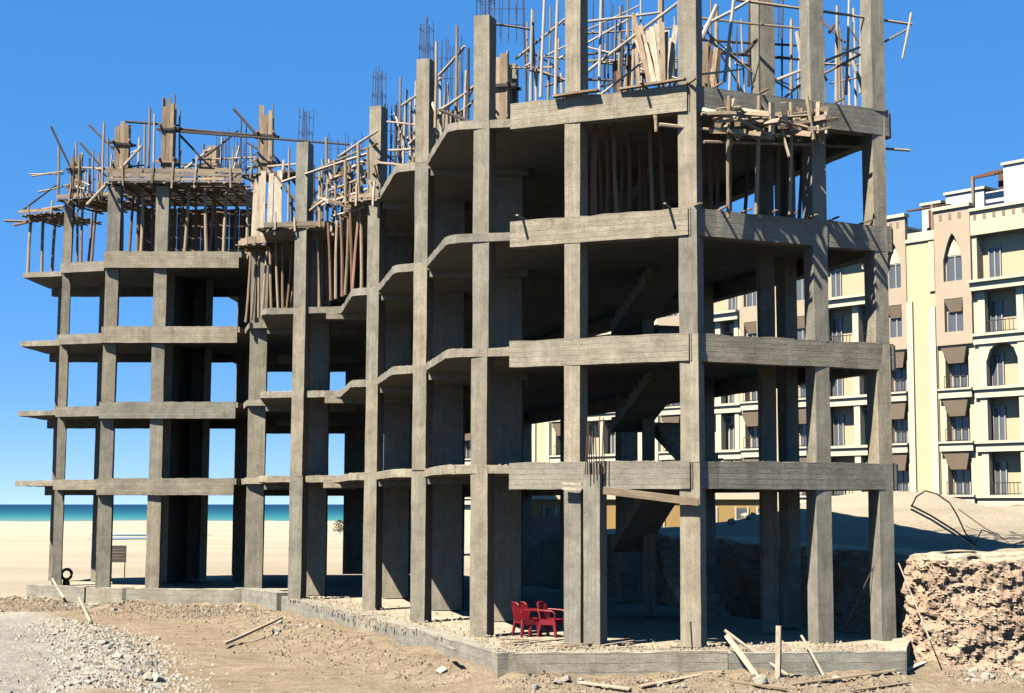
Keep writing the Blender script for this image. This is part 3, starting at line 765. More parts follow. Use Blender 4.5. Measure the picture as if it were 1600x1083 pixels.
def scaffold(label, loc, poles, name='timber_scaffold'):
    t = empty(name, loc, label, 'scaffold')
    for (x0, y0, Y0, x1, y1, Y1, r, mat, nm) in poles:
        stick(nm, at(x0, y0, Y0), at(x1, y1, Y1), r, mat, t)
    return t
S_, L_, B_ = 'standard', 'ledger', 'brace'
right = [
 (829, 158, 39.6, 832, 15, 39.6, .045, 'pole', S_), (845, 152, 39.2, 852, -30, 39.2, .045, 'pole', S_), (868, 150, 38.4, 872, -30, 38.4, .045, 'pole', S_),
 (822, 160, 43, 824, 35, 43, .03, 'timber', S_), (858, 150, 42, 860, 10, 42, .03, 'timber', S_),
 (936, 150, 39.4, 940, -30, 39.4, .045, 'pole', S_), (967, 140, 39.4, 969, 10, 39.4, .04, 'timber', S_), (988, 140, 39.3, 990, 20, 39.3, .05, 'timber', S_), (1033, 140, 41, 1034, -30, 41, .10, 'timber', S_),
 (806, 92, 40.5, 905, 12, 38.4, .04, 'pale', B_), (908, 120, 40, 1060, 4, 38.4, .045, 'pale', B_), (936, 150, 38.6, 1010, 92, 39, .035, 'pale', B_), (660, 40, 40, 655, 38, 40, .02, 'pale', B_),
 (880, 38, 39, 1030, 20, 39.5, .04, 'pole', L_), (772, 38, 40.3, 830, 46, 41, .035, 'timber', L_), (800, 106, 40.6, 870, 105, 39.4, .03, 'timber', L_), (914, 52, 41.5, 1050, 44, 41.5, .03, 'timber', L_), (912, 95, 42, 1060, 92, 42, .03, 'timber', L_),
 (1080, 118, 36.6, 1160, 108, 37.4, .03, 'pale', L_), (1096, 60, 39, 1120, 8, 39, .07, 'pole', B_), (1112, 34, 38.4, 1172, 0, 38.4, .045, 'pole', B_),
 (1132, 128, 37.6, 1150, -30, 37.6, .05, 'pole', S_), (1118, 125, 41, 1120, 10, 41, .06, 'timber', S_), (1170, 135, 42.5, 1172, -30, 42.5, .05, 'darkpole', S_), (1180, 135, 40.5, 1184, 60, 40.5, .05, 'timber', S_), (1222, 140, 41.2, 1224, -30, 41.2, .03, 'rebar', S_), (1236, 140, 40.2, 1237, 30, 40.2, .05, 'timber', S_),
 (1245, 50, 38.6, 1263, 138, 38.6, .06, 'pole', B_), (1322, 148, 39, 1327, -30, 39, .04, 'pole', S_), (1344, 146, 40, 1347, -30, 40, .04, 'pole', S_), (1328, 82, 39.6, 1350, 140, 39.6, .06, 'pole', B_), (1214, 125, 38.6, 1365, 65, 38.8, .04, 'pale', B_),
 (1240, 140, 39.5, 1420, 45, 38.4, .035, 'timber', B_), (1150, 0, 38.5, 1425, 38, 38.6, .04, 'timber', L_), (1090, 28, 39.8, 1265, 46, 39.8, .035, 'timber', L_), (1090, 62, 41, 1270, 72, 41, .04, 'darkpole', L_), (1090, 80, 41.4, 1290, 96, 41.4, .05, 'darkpole', L_),
 (1424, 20, 38.4, 1410, 92, 38.4, .035, 'pale', B_), (1296, 50, 39, 1310, 35, 40.4, .05, 'darkpole', L_), (1160, 86, 38.6, 1182, 62, 38.9, .06, 'darkpole', B_),
 (1290, 228, 38.9, 1422, 235, 38.6, .04, 'timber', L_)]
right = [p for p in right if p[0] != 660]
scaffold('pole scaffold above the roof of the tall right hand corner', (3, 39, 13.3), right)
mid = [
 (624, 220, 48.0, 626, 120, 48.0, .04, 'timber', S_), (712, 185, 42.6, 714, 40, 42.6, .05, 'timber', S_), (680, 200, 43.6, 682, 65, 43.6, .05, 'timber', S_), (640, 215, 46, 641, 165, 46, .03, 'timber', S_), (726, 185, 42, 728, 110, 42, .04, 'pale', S_),
 (686, 118, 43.4, 726, 72, 42.6, .05, 'pale', B_), (628, 165, 47.6, 690, 122, 44, .045, 'pale', B_), (688, 172, 43, 740, 135, 41.6, .045, 'pale', B_), (688, 172, 42.7, 735, 190, 41.2, .05, 'darkpole', L_), (650, 165, 45, 672, 205, 44.6, .04, 'darkpole', B_), (668, 145, 44.6, 682, 180, 44, .06, 'pale', B_),
 (584, 254, 49.6, 655, 262, 45.6, .05, 'timber', L_), (640, 225, 46.4, 660, 205, 45.6, .06, 'pale', B_), (605, 190, 48.8, 660, 196, 46, .03, 'timber', L_), (608, 235, 48.6, 652, 232, 46, .04, 'pale', L_),
 (440, 285, 56.5, 575, 240, 49.6, .06, 'pale', B_), (530, 245, 52.4, 590, 205, 48.4, .05, 'pale', B_), (510, 215, 53, 512, 330, 53, .05, 'timber', S_), (540, 250, 51, 541, 330, 51, .06, 'timber', S_), (560, 225, 50, 561, 315, 50, .06, 'timber', S_), (575, 230, 49.4, 575, 320, 49.4, .05, 'timber', S_), (523, 250, 52, 524, 335, 52, .05, 'timber', S_),
 (500, 262, 53.4, 590, 225, 49, .04, 'timber', L_), (510, 300, 53, 585, 270, 49.2, .05, 'timber', L_), (505, 320, 53, 590, 290, 49.2, .05, 'pale', L_), (520, 338, 52.6, 570, 322, 49.6, .06, 'pale', L_), (470, 340, 55, 520, 300, 53, .05, 'pale', B_),
 (482, 355, 55.4, 484, 280, 55.4, .05, 'timber', S_), (500, 355, 54, 500, 270, 54, .06, 'timber', S_), (450, 350, 56, 452, 230, 56, .05, 'timber', S_), (495, 355, 54.4, 425, 265, 57, .05, 'darkpole', B_)]
scaffold('pale timber scaffold on the stepped roofs in the middle', (-7.5, 51, 13.3), mid)
left = [
 (232, 275, 61, 234, 168, 61, .06, 'timber', S_), (240, 272, 61, 242, 178, 61, .05, 'pole', S_), (280, 285, 61, 281, 172, 61, .045, 'timber', S_), (225, 275, 62, 226, 190, 62, .05, 'timber', S_), (160, 300, 61.4, 163, 190, 61.4, .05, 'timber', S_), (168, 295, 62, 169, 215, 62, .04, 'timber', S_), (118, 300, 64, 119, 222, 64, .045, 'timber', S_), (90, 315, 64.6, 92, 230, 64.6, .06, 'timber', S_), (145, 300, 63, 146, 235, 63, .04, 'timber', S_),
 (362, 280, 61.6, 374, 228, 61.6, .05, 'pole', B_), (376, 280, 61.4, 377, 185, 61.4, .03, 'rebar', S_), (384, 280, 61.4, 385, 190, 61.4, .03, 'rebar', S_), (352, 280, 62.4, 353, 215, 62.4, .03, 'rebar', S_), (345, 280, 61.4, 346, 225, 61.4, .03, 'rebar', S_), (405, 290, 60, 406, 190, 60, .04, 'timber', S_),
 (196, 190, 61.2, 280, 196, 61.2, .05, 'darkpole', L_), (276, 201, 61, 412, 212, 60.6, .055, 'darkpole', L_), (284, 206, 60.9, 545, 226, 56.5, .05, 'darkpole', L_), (120, 262, 63.4, 235, 266, 62, .04, 'timber', L_), (300, 250, 61.8, 400, 246, 61.4, .04, 'timber', L_), (50, 275, 65.6, 100, 268, 64.4, .04, 'timber', L_),
 (136, 320, 60.6, 222, 228, 60.6, .065, 'pale', B_), (282, 270, 61, 330, 232, 61.4, .05, 'pale', B_), (318, 246, 61.6, 372, 204, 61.6, .05, 'darkpole', B_), (215, 280, 60.8, 218, 215, 60.8, .05, 'pale', S_),
 (80, 198, 64, 110, 262, 64, .05, 'darkpole', B_), (126, 224, 63.8, 156, 258, 63.6, .05, 'darkpole', B_), (140, 195, 63.2, 178, 234, 62.6, .055, 'darkpole', B_), (280, 210, 61.4, 345, 278, 61.2, .05, 'darkpole', B_), (366, 170, 61, 430, 246, 60.4, .06, 'darkpole', B_), (432, 248, 60, 508, 350, 57, .055, 'darkpole', B_), (180, 240, 62, 215, 275, 61.4, .05, 'darkpole', B_),
 (36, 328, 66, 88, 290, 65, .045, 'darkpole', B_), (8, 345, 66.4, 60, 346, 66, .06, 'redwood', L_), (22, 352, 66.2, 70, 340, 65.8, .06, 'redwood', L_), (30, 332, 66.5, 100, 322, 65, .06, 'timber', L_), (46, 272, 66, 100, 272, 64.5, .03, 'timber', L_), (60, 300, 65.6, 110, 288, 64.5, .04, 'timber', L_),
 (150, 265, 61.5, 225, 258, 61.3, .04, 'timber', L_), (385, 222, 60.4, 460, 268, 58.4, .04, 'darkpole', B_), (388, 262, 60.2, 470, 256, 58, .05, 'pale', L_), (395, 285, 60, 470, 268, 58, .05, 'pale', L_)]
scaffold('scaffold of thin dark and pale poles on the left wing roof', (-18, 62, 16.3), left)

def tangle(label, loc, n_up, n_across, px0, px1, yb0, yb1, Y0, Y1, h0, h1, mats, seed):
    rs = random.Random(seed); t = empty('timber_scaffold', loc, label, 'scaffold'); ends = []
    for k in range(n_up):
        u = rs.random(); px = px0 + (px1 - px0) * u; dY = rs.uniform(0, 3.0); Y = Y0 + (Y1 - Y0) * u + dY
        p = at(px, yb0 + (yb1 - yb0) * u, Y0 + (Y1 - Y0) * u); p = Vector((xat(px, Y, p.z), Y, p.z - .1)); h = rs.uniform(h0, h1)
        q = p + Vector((rs.uniform(-.12, .12), rs.uniform(-.1, .1), h)); ends.append((p, q))
        stick('standard', p, q, rs.uniform(.022, .05), rs.choice(mats), t)
    ends.sort(key=lambda e: e[0].x)
    for k in range(n_across):
        i = rs.randrange(len(ends)); j = min(len(ends) - 1, i + rs.randint(2, 6)); f0 = rs.uniform(.25, .95); f1 = f0 if rs.random() < .55 else rs.uniform(.2, .95)
        a = ends[i][0].lerp(ends[i][1], f0); b_ = ends[j][0].lerp(ends[j][1], f1); e_ = (b_ - a).normalized() * .35 if (b_ - a).length > .2 else Vector((0, 0, 0))
        if (b_ - a).length > .3: stick('ledger' if f0 == f1 else 'brace', a - e_, b_ + e_, rs.uniform(.022, .045), rs.choice(mats), t)
tangle('thicket of thin poles behind the corner roof columns', (3, 41, 13.3), 46, 34, 812, 1370, 150, 150, 39.5, 39.5, 1.2, 3.4, ['timber', 'pole', 'rebar', 'pale', 'timber'], 3)
tangle('thicket of thin poles on the stepped roofs near the tall bare column', (-5, 45, 13.3), 32, 24, 600, 745, 270, 185, 49.5, 40.5, 1.0, 2.6, ['timber', 'pole', 'rebar', 'pale'], 5)
tangle('thicket of thin poles above the timber platform', (-8.5, 53, 13.3), 34, 32, 445, 590, 350, 318, 56, 50, 1.2, 2.7, ['timber', 'pale', 'rebar', 'timber'], 8)
tangle('thicket of thin poles and bars on the left wing roof', (-17, 62, 16.3), 52, 34, 95, 410, 308, 285, 62.4, 61.2, .8, 2.5, ['timber', 'pole', 'rebar', 'timber', 'pale', 'darkpole'], 9)
for k in range(52):
    u = random.random(); c_ = at(505 + 85 * u, 335 - 25 * u - random.random() * 70, 53.2 - 4 * u + J(.4)); a = R(-58) + J(.7); Lh = random.uniform(.2, .6)
    d = Vector((math.cos(a), math.sin(a), J(.45))) * Lh if k % 3 else Vector((J(.15), J(.15), Lh))
    tag(stick('piled_timber', c_ - d, c_ + d, random.choice([.04, .06]), random.choice(['pale', 'timber', 'timber']), None, 'plank', w=random.choice([.08, .11])), 'pale timber in the heap of shuttering left of the middle bare column', 'timber', 'heap of shuttering timbers in the middle')
# bundle of planks leaning on the corner column
for (x0, y0, x1, y1) in ((990, 25, 1016, 132), (1000, 40, 1020, 130), (1004, 55, 1024, 134), (1012, 48, 1026, 132), (1018, 42, 1030, 130), (994, 62, 1018, 126), (1026, 38, 1032, 132), (1034, 35, 1036, 130), (1042, 48, 1038, 128), (1050, 60, 1036, 126), (1056, 40, 1044, 134), (1008, 70, 1022, 128)):
    Y = 37.3 + J(.35)
    tag(stick('leaning_plank', at(x1, y1, Y - .1), at(x0, y0, Y + .3), .03, random.choice(['pale', 'pale', 'timber', 'board']), None, 'plank', w=.12, face=(J(.5), 1, 0)), 'plank in the fan beside the corner column', 'plank', 'planks leaning beside the corner column')
for k in range(14):
    px = random.choice([random.uniform(965, 1010), random.uniform(1096, 1130)]); Y = 39.5 + J(1.0); h = random.uniform(1.2, 2.4)
    p = Vector((xat(px, Y, 14), Y, 13.3))
    tag(stick('stacked_plank', p, p + Vector((J(.25), J(.3), h)), .03, random.choice(['board', 'timber', 'redwood', 'darkpole']), None, 'plank', w=.14, face=(J(1), 1, 0)), 'rough board propped upright among the scaffold poles behind the corner column', 'plank', 'boards propped up on the corner roof')
number_row('planks leaning beside the corner column'); number_row('boards standing on the rounded formwork')
# jumble of short timbers under the top right beam
for k in range(70):
    u = random.random(); px = 1105 + 175 * u; py = 172 + 26 * u * .3 + random.uniform(-4, 42) * (0.6 + .4 * math.sin(u * 3.1)); Y = 36.25 + u * 1.25 - random.uniform(.0, .75)
    c_ = at(px, py, Y); a = J(.7); Lh = random.uniform(.2, .55)
    d = Vector((math.cos(a), math.sin(a) * .9, J(.32))) * Lh
    if k % 5 == 0: d = Vector((J(.15), J(.15), Lh))
    tag(stick('short_timber', c_ - d, c_ + d, random.choice([.05, .07, .04]), random.choice(['pale', 'timber', 'board', 'timber']), None, 'plank', w=random.choice([.08, .1, .14])), 'short timber in the jumble hanging under the top right beam', 'timber', 'jumbled timbers under the top right beam')
for (x0, y0, Y0, x1, y1, Y1, r) in ((1030, 195, 36.0, 1145, 206, 36.2, .05), (1024, 180, 36.2, 1025, 206, 36.2, .05), (1096, 178, 35.8, 1285, 196, 37.0, .045), (1100, 222, 35.9, 1270, 226, 37.1, .04), (1120, 190, 35.7, 1270, 180, 36.9, .04), (1140, 150, 36.0, 1138, 340, 36.2, .055), (1186, 150, 36.3, 1182, 335, 36.6, .06), (1236, 160, 36.8, 1234, 335, 37.0, .05), (1268, 160, 37.0, 1270, 240, 37.2, .05)):
    tag(stick('support_pole', at(x0, y0, Y0), at(x1, y1, Y1), r, 'timber'), 'pole carrying the top right jumble of timbers', 'pole', 'poles under the jumbled timbers')
# joist ends left sticking out of the beams of the top storeys; they throw the slanting shadows
number_row('poles under the jumbled timbers')
fa, fb = Vector((2.70, 35.98, 0)), Vector((8.0, 38.5, 0)); fd = (fb - fa).normalized(); fn = Vector((fd.y, -fd.x, 0))
for z, us in ((10.33, (.25, 1.0, 1.7, 2.35, 2.95, 3.55, 4.2, 5.2)), (13.33, (.15, .9, 2.2, 4.4))):
    for u in us:
        p = fa + fd * (u - .15)
        tag(stick('timber_stub', p - fn * .4 + Vector((0, 0, z)), p + fn * random.uniform(.28, .4) + Vector((0, 0, z + .04)), .035, 'board', None, 'plank', w=.06, face=(0, 0, 1)), 'short joist end sticking out over the right hand beam', 'timber', 'joist ends over the right hand beams')
ga, gb = Vector((-1.64, 37.78, 0)), Vector((2.66, 35.98, 0)); gd = (gb - ga).normalized(); gn = Vector((gd.y, -gd.x, 0))
for z, us in ((10.33, (.35, 4.2)), (13.33, (3.6,))):
    for u in us:
        p = ga + gd * u
        tag(stick('timber_stub', p - gn * .4 + Vector((0, 0, z)), p + gn * .36 + Vector((0, 0, z + .06)), .04, 'timber', None, 'plank', w=.06, face=(0, 0, 1)), 'short joist end sticking out over the left facing beam of the corner', 'timber', 'joist ends over the left facing beams')
# clamps left on the corner beam: dark boards lying along its top edge
t = stick('edge_board', ga + gd * 2.95 - Vector((0, 0, -13.36)) + gn * .05, gb + gn * .12 + Vector((0, 0, 13.42)), .05, 'board', None, 'plank', w=.16, face=(0, 0, 1)); tag(t, 'board lying along the top edge of the corner beam', 'board')
t = stick('edge_board', Vector((-.55, 37.22, 13.34)), Vector((.55, 36.76, 13.38)), .05, 'board', None, 'plank', w=.2, face=(0, 0, 1)); tag(t, 'short thick boards forming a ledge at the foot of the second roof column', 'board')
t = stick('resting_plank', at(943, 766, 36.5), at(1092, 784, 35.8), .08, 'timber', None, 'plank', w=.17, face=(0, 1, .1)); tag(t, 'long plank fixed slantwise along the first floor beam', 'plank')
for k, yy in enumerate((756, 764)):
    tag(stick('short_board', at(879, yy - 1, 37.03), at(909, yy + 1, 36.86), .05, 'pale', None, 'plank', w=.07, face=(0, 1, 0)), ('upper' if k == 0 else 'lower') + ' of two short pale boards nailed across the twin column', 'board')
# rusty starter bars above the twin column
for k in range(9):
    p = Vector((.22 + k * .055, 36.62 + (k % 2) * .05, 4.0)); stk = stick('starter_bar', p, p + Vector((J(.06), J(.05), random.uniform(.9, 1.45))), .014, 'rust', None, 'bar')
    mw = stk.matrix_world.copy(); stk.parent = twin; stk.matrix_parent_inverse = (Matrix.Translation(twin.location) @ Matrix.Rotation(twin.rotation_euler.z, 4, 'Z')).inverted()
# thin bars and starter bars on the roofs
def bar_cluster(px, py, Y, hpx, nb, spread, label):
    b0 = at(px, py, Y); t = empty('starter_bars', b0, label, 'rebar')
    h = hpx / FPX * Y
    for k in range(nb):
        p = b0 + Vector((-spread / 2 + spread * (k // 2) / max(1, nb // 2 - 1), (k % 2) * .35, 0))
        stick('bar', p, p + Vector((J(.05), J(.05), h * random.uniform(.85, 1.05))), .013, 'rebar', t, 'bar')
    for k in (.3, .65):
        stick('tie', b0 + Vector((-spread / 2 - .05, 0, h * k)), b0 + Vector((spread / 2 + .05, 0, h * k)), .01, 'rebar', t, 'bar')
bar_cluster(794, 60, 42.6, 75, 10, .9, 'tall bundle of starter bars right of the tall bare column')
bar_cluster(700, 150, 45.5, 95, 12, .8, 'starter bars behind the stepped column near the tall bare one')
bar_cluster(618, 225, 50, 70, 10, .7, 'starter bars on the stepped roof in the middle')
bar_cluster(385, 285, 62.5, 70, 8, .9, 'starter bars on the left wing roof by the inner corner')
bar_cluster(540, 280, 56, 75, 10, 1.2, 'starter bars behind the timber platform')
bar_cluster(355, 285, 64.5, 85, 10, 1.0, 'starter bars at the back of the left wing roof')
bar_cluster(205, 290, 64.5, 60, 6, .8, 'starter bars between the left formwork boxes')
bar_cluster(1205, 60, 42, 80, 8, .5, 'starter bars above the inner column at the right')
bar_cluster(950, 130, 43, 140, 8, .8, 'starter bars behind the pole scaffold near the corner')

# ================================================================== APARTMENT BUILDING BEHIND
AP0 = Vector((23.56, 84.5, 3.2)); ang = math.atan2(.74, -.67)
apt = empty('apartment_building', AP0, 'cream five storey apartment block with brown arched bays and balconies', 'building', None, ang)
def ap(name, x0, x1, y0, y1, z0, z1, mat, parent=None):
    """box in the facade's own frame: x along the front, y outward, z up"""
    o = obj(name, mesh(name, box_v(x0, x1, y0, y1, z0, z1), BOXF), M[mat], parent or apt); return o
def panel(name, x0, x1, y, z0, z1, holes, mat, depth=.3, parent=None):
    """front wall sheet with real openings and reveals"""
    xs = sorted({x0, x1, *[h[0] for h in holes], *[h[1] for h in holes]}); zs = sorted({z0, z1, *[h[2] for h in holes], *[h[3] for h in holes]})
    mb = MB()
    for a, b_ in zip(xs, xs[1:]):
        for c_, d in zip(zs, zs[1:]):
            mx, mz = (a + b_) / 2, (c_ + d) / 2
            if any(h[0] < mx < h[1] and h[2] < mz < h[3] for h in holes): continue
            mb.add([(a, y, c_), (b_, y, c_), (b_, y, d), (a, y, d)], [(3, 2, 1, 0)])
    for (a, b_, c_, d) in holes:
        i = y - depth
        mb.add([(a, y, c_), (b_, y, c_), (b_, y, d), (a, y, d), (a, i, c_), (b_, i, c_), (b_, i, d), (a, i, d)], [(0, 1, 5, 4), (1, 2, 6, 5), (2, 3, 7, 6), (3, 0, 4, 7)])
    return mb.build(name, M[mat], parent or apt)
def window(x0, x1, z0, z1, y, bars=1, rail=True, mat='frame'):
    wv = ap('window', x0, x1, y - .06, y, z0, z1, 'glass')
    t = .07
    ap('frame', x0, x0 + t, y + .002, y + .05, z0, z1, mat, wv); ap('frame', x1 - t, x1, y + .002, y + .05, z0, z1, mat, wv); ap('frame', x0 + t, x1 - t, y + .002, y + .05, z1 - t, z1, mat, wv)
    for k in range(bars):
        c_ = x0 + (x1 - x0) * (k + 1) / (bars + 1); ap('mullion', c_ - t / 2, c_ + t / 2, y + .002, y + .045, z0, z1 - t, mat, wv)
def railing(x0, x1, z0, z1, y, step=.22):
    mb = MB(); mb.box(x0, x1, y - .02, y + .02, z1 - .05, z1); mb.box(x0, x1, y - .02, y + .02, z0 + .05, z0 + .09)
    k = int((x1 - x0) / step)
    for i in range(k + 1):
        c_ = x0 + (x1 - x0) * i / k; mb.box(c_ - .014, c_ + .014, y - .014, y + .014, z0, z1 - .05)
    mb.build('railing', M['iron'], apt)
FZ = [0.5 + 3 * k for k in range(6)]                     # floor levels; 15.5 is the roof
def spandrel(x0, x1, z0, z1, y, pointed=True):
    """fills the corners of an opening so that it reads as an arch"""
    cx_, w2 = (x0 + x1) / 2, (x1 - x0) / 2; P = []
    for i in range(9):
        t = i / 8
        u = -w2 + 2 * w2 * t
        zz = z0 + (z1 - z0) * ((1 - (abs(u) / w2) ** 1.5) if pointed else math.sqrt(max(0, 1 - (u / w2) ** 2)))
        P.append((cx_ + u, zz))
    mb = MB()
    for (a, za), (b_, zb) in zip(P, P[1:]):
        mb.add([(a, y, za), (b_, y, zb), (b_, y, z1), (a, y, z1), (a, y - .28, za), (b_, y - .28, zb), (b_, y - .28, z1), (a, y - .28, z1)], [(3, 2, 1, 0), (0, 1, 5, 4)])
    return mb
def brown_bay(a, b_):
    c_ = (a + b_) / 2; hw = min(.62, (b_ - a) * .30)
    holes = [(c_ - hw, c_ + hw, FZ[4] + .25, FZ[4] + 3.0), (c_ - hw, c_ + hw, FZ[3] + .35, FZ[3] + 2.25)]
    panel('bay_wall', a, b_, .18, FZ[3] - .35, 16.9, holes, 'brown', .32)
    ap('bay_cheek', a, a + .04, -.1, .178, FZ[3] - .35, 16.9, 'brown'); ap('bay_cheek', b_ - .04, b_, -.1, .178, FZ[3] - .35, 16.9, 'brown')
    ap('bay_soffit', a, b_, -.3, .178, FZ[3] - .40, FZ[3] - .352, 'brown')
    spandrel(c_ - hw, c_ + hw, FZ[4] + 1.5, FZ[4] + 3.0, .181).build('arch_head', M['brown'], apt)
    window(c_ - hw, c_ + hw, FZ[4] + .25, FZ[4] + 1.75, -.12, 1); window(c_ - hw, c_ + hw, FZ[3] + .35, FZ[3] + 1.55, -.12, 1)
    # tympanum under the pointed arch, hood over the lower window
    mb = MB(); mb.add([(c_ - hw, -.05, FZ[4] + 1.75), (c_ + hw, -.05, FZ[4] + 1.75), (c_, -.05, FZ[4] + 2.75), (c_ - hw, -.1, FZ[4] + 1.75), (c_ + hw, -.1, FZ[4] + 1.75), (c_, -.1, FZ[4] + 2.75)], [(2, 1, 0), (0, 1, 4, 3), (1, 2, 5, 4), (2, 0, 3, 5)]); mb.build('tympanum', M['trim'], apt)
    ap('dark_back', c_ - hw, c_ + hw, -.2, -.14, FZ[4] + 1.75, FZ[4] + 3.0, 'hood')
    hood(c_, hw + .02, FZ[3] + 1.5, FZ[3] + 2.22, .02)
    ap('bay_cap', a - .05, b_ + .05, -.2, .3, 16.9, 17.1, 'trim')
    for k in range(3):
        u = a + (b_ - a) * (k + .9) / 3.8; ap('notch_shade', u, u + .2, .182, .195, 16.3, 16.65, 'hood')  # dark boxes on the face paint the shade of open notches
    # cream storeys below
    holes = [(c_ - hw - .15, c_ + hw + .15, FZ[k] + .12, FZ[k] + 2.45) for k in range(3)]
    panel('bay_wall', a, b_, 0, -2.5, FZ[3] - .36, holes, 'cream', .5)
    for k in range(3):
        window(c_ - hw * .75, c_ + hw * .9, FZ[k] + .12, FZ[k] + 1.65, -.42, 1)
        ap('back_panel', c_ - hw - .15, c_ + hw + .15, -.58, -.50, FZ[k] + .12, FZ[k] + 2.45, 'brown')
        hood(c_, hw + .22, FZ[k] + 1.55, FZ[k] + 2.44, .12)
        ap('sill_band', a + .1, b_ - .1, .003, .28, FZ[k] - .42, FZ[k] + .02, 'trim'); ap('sill_lip', a + .05, b_ - .05, .003, .38, FZ[k] + .02, FZ[k] + .12, 'trim')
        railing(c_ - hw - .1, c_ + hw + .1, FZ[k] + .12, FZ[k] + .85, .2)
def hood(c_, hw, z0, z1, y):
    w0 = hw * .62
    v = [(c_ - w0, -.40, z0), (c_ + w0, -.40, z0), (c_ + w0, y - .02, z0), (c_ - w0, y - .02, z0), (c_ - hw, -.40, z1), (c_ + hw, -.40, z1), (c_ + hw, y + .18, z1), (c_ - hw, y + .18, z1)]
    return obj('hood', mesh('hood', v, BOXF), M['hood'], apt)
def pilaster(a, b_):
    ap('pilaster', a, b_, -.3, .10, -2.5, 15.3, 'yellow')
    ap('pilaster_strip', a + .02, a + .48, .103, .24, -.2, 11.4, 'trim'); ap('pilaster_strip', b_ - .42, b_ - .02, .103, .24, -.2, 11.8, 'trim')
    ap('pilaster_strip', a + .02, a + .40, .103, .20, 12.3, 15.2, 'cream')
    ap('pilaster_foot', a + .02, b_ - .02, .103, .3, -2.4, -.6, 'trim')
    ap('pilaster_cap', a, b_, -.3, .2, 15.3, 15.5, 'trim')
    # roof terrace with a brown pergola behind
    ap('terrace_wall', a, b_, -.35, -.05, 15.5, 15.9, 'trim')
    ap('pergola_post', a + .2, a + .35, -.2, -.06, 15.9, 17.4, 'hood')
    for k in range(5): ap('pergola_slat', a - .1, b_ + .1, -.3 - .3 * k, -.12 - .3 * k, 17.25 + .06 * k, 17.33 + .06 * k, 'tile')
    ap('pergola_back', a, b_, -2.3, -2.2, 15.5, 17.6, 'tile')
def balcony_bay(a, b_, arch=False):
    ap('back_wall', a, b_, -.85, -.62, -2.5, 15.4, 'olive')
    ap('side_wall', b_ - .30, b_, -.62, 0, -2.5, 15.2, 'cream'); ap('side_wall', a, a + .25, -.62, 0, -2.5, 15.2, 'cream')
    ap('cornice', a, b_, -.61, .12, 15.2, 16.55, 'cream'); ap('cornice_lip', a, b_, -.4, .26, 16.55, 16.72, 'trim')
    k = int((b_ - a) / .62)
    for i in range(k): ap('notch_shade', a + .25 + i * .62, a + .45 + i * .62, .123, .135, 16.05, 16.4, 'hood')  # shade inside the parapet notches, painted as dark boxes standing proud
    m_ = (a + b_) / 2 - .5
    for s in range(5):
        z = FZ[s]
        wide = s == 4
        ap('balcony_slab', a + .02, b_ - .02, -.61, .16 + (.25 if wide else 0), z - .5, z - .05, 'trim')
        ap('balcony_lip', a, b_, -.1, .28 + (.3 if wide else 0), z - .05, z + .10, 'trim')
        if s < 4:
            ap('post', m_ - .22, m_ + .22, -.35, .10, z + .10, z + 2.5, 'trim')
            ap('post', b_ - .75, b_ - .31, -.3, .06, z + .10, z + 2.5, 'trim'); ap('post', a + .26, a + .62, -.3, .06, z + .10, z + 2.5, 'trim')
        if s in (0, 3): railing(a + .65, m_ - .25, z + .10, z + .8, .02); railing(m_ + .25, b_ - .78, z + .10, z + .8, .02)
        for (u, ww) in ((a + .9, .75), (m_ + 1.5, .8)):
            window(u, u + ww, z + .1, z + 2.0, -.57, 1)
        # air conditioner: case and round grille
        u = m_ - .95
        ac = ap('air_conditioner', u, u + .75, -.61, -.36, z + 1.75, z + 2.3, 'frame')
        mb = MB(); mb.tube((u + .45, -.358, z + 2.02), (u + .45, -.32, z + 2.02), .23, 14); mb.build('grille', M['iron'], ac)
        if arch and s == 2:
            for (u0, u1) in ((a + .62, m_ - .22), (m_ + .22, b_ - .75)):
                spandrel(u0, u1, z + 1.5, z + 2.5, .05, False).build('arch_head', M['trim'], apt)
T0 = -3.25
bays = []
for r in range(5):
    o = T0 + 11.2 * r
    balcony_bay(o, o + 5.0, True); brown_bay(o + 5.0, o + 7.4); pilaster(o + 7.4, o + 9.4); brown_bay(o + 9.4, o + 11.2)
ap('roof', T0, T0 + 56, -10, -1.56, 15.3, 15.5, 'white'); ap('rear_wall', T0, T0 + 56, -10.2, -10, -2.5, 16.2, 'cream'); ap('end_wall', T0 - .25, T0, -10.2, .1, -2.5, 16.5, 'cream')
# roof rooms
for (x0, x1, y0, y1, z1) in ((-2.6, .35, -6, -1.2, 19.2), (2.3, 4.9, -6, -2.2, 18.3), (5.3, 6.6, -5, -2.2, 17.9), (9.5, 12.5, -7, -3, 17.2), (13.5, 15.5, -6, -2.5, 17.6), (18, 22, -6, -3, 17.4)):
    ap('roof_room', x0, x1, y0, y1, 15.5, z1, 'white'); ap('roof_room_cap', x0 - .1, x1 + .1, y0 - .1, y1 + .1, z1, z1 + .15, 'trim')
ap('roof_post', 1.75, 1.9, -.45, -.3, 16.72, 18.7, 'hood')
for k in range(8): ap('pergola_slat', .36, 2.0, -.5 - .32 * k, -.32 - .32 * k, 18.55 + .10 * k, 18.66 + .10 * k, 'tile')
ap('pergola_screen', .36, 1.9, -3.2, -3.1, 15.5, 19.3, 'tile'); ap('terrace_wall', .36, 1.7, -1.6, -1.45, 15.5, 17.9, 'white')
# arched doorway at the foot of the first balcony bay
ap('arcade_wall', -3.2, 1.2, .1, .3, -2.5, .0, 'brown')
mb = MB(); pts = [(-0.9 + 1.1 * math.cos(R(a)), .34, -1.0 + 1.0 * math.sin(R(a))) for a in range(0, 181, 15)]; mb.path(pts, .11, 6); mb.build('arch_ring', M['hood'], apt)

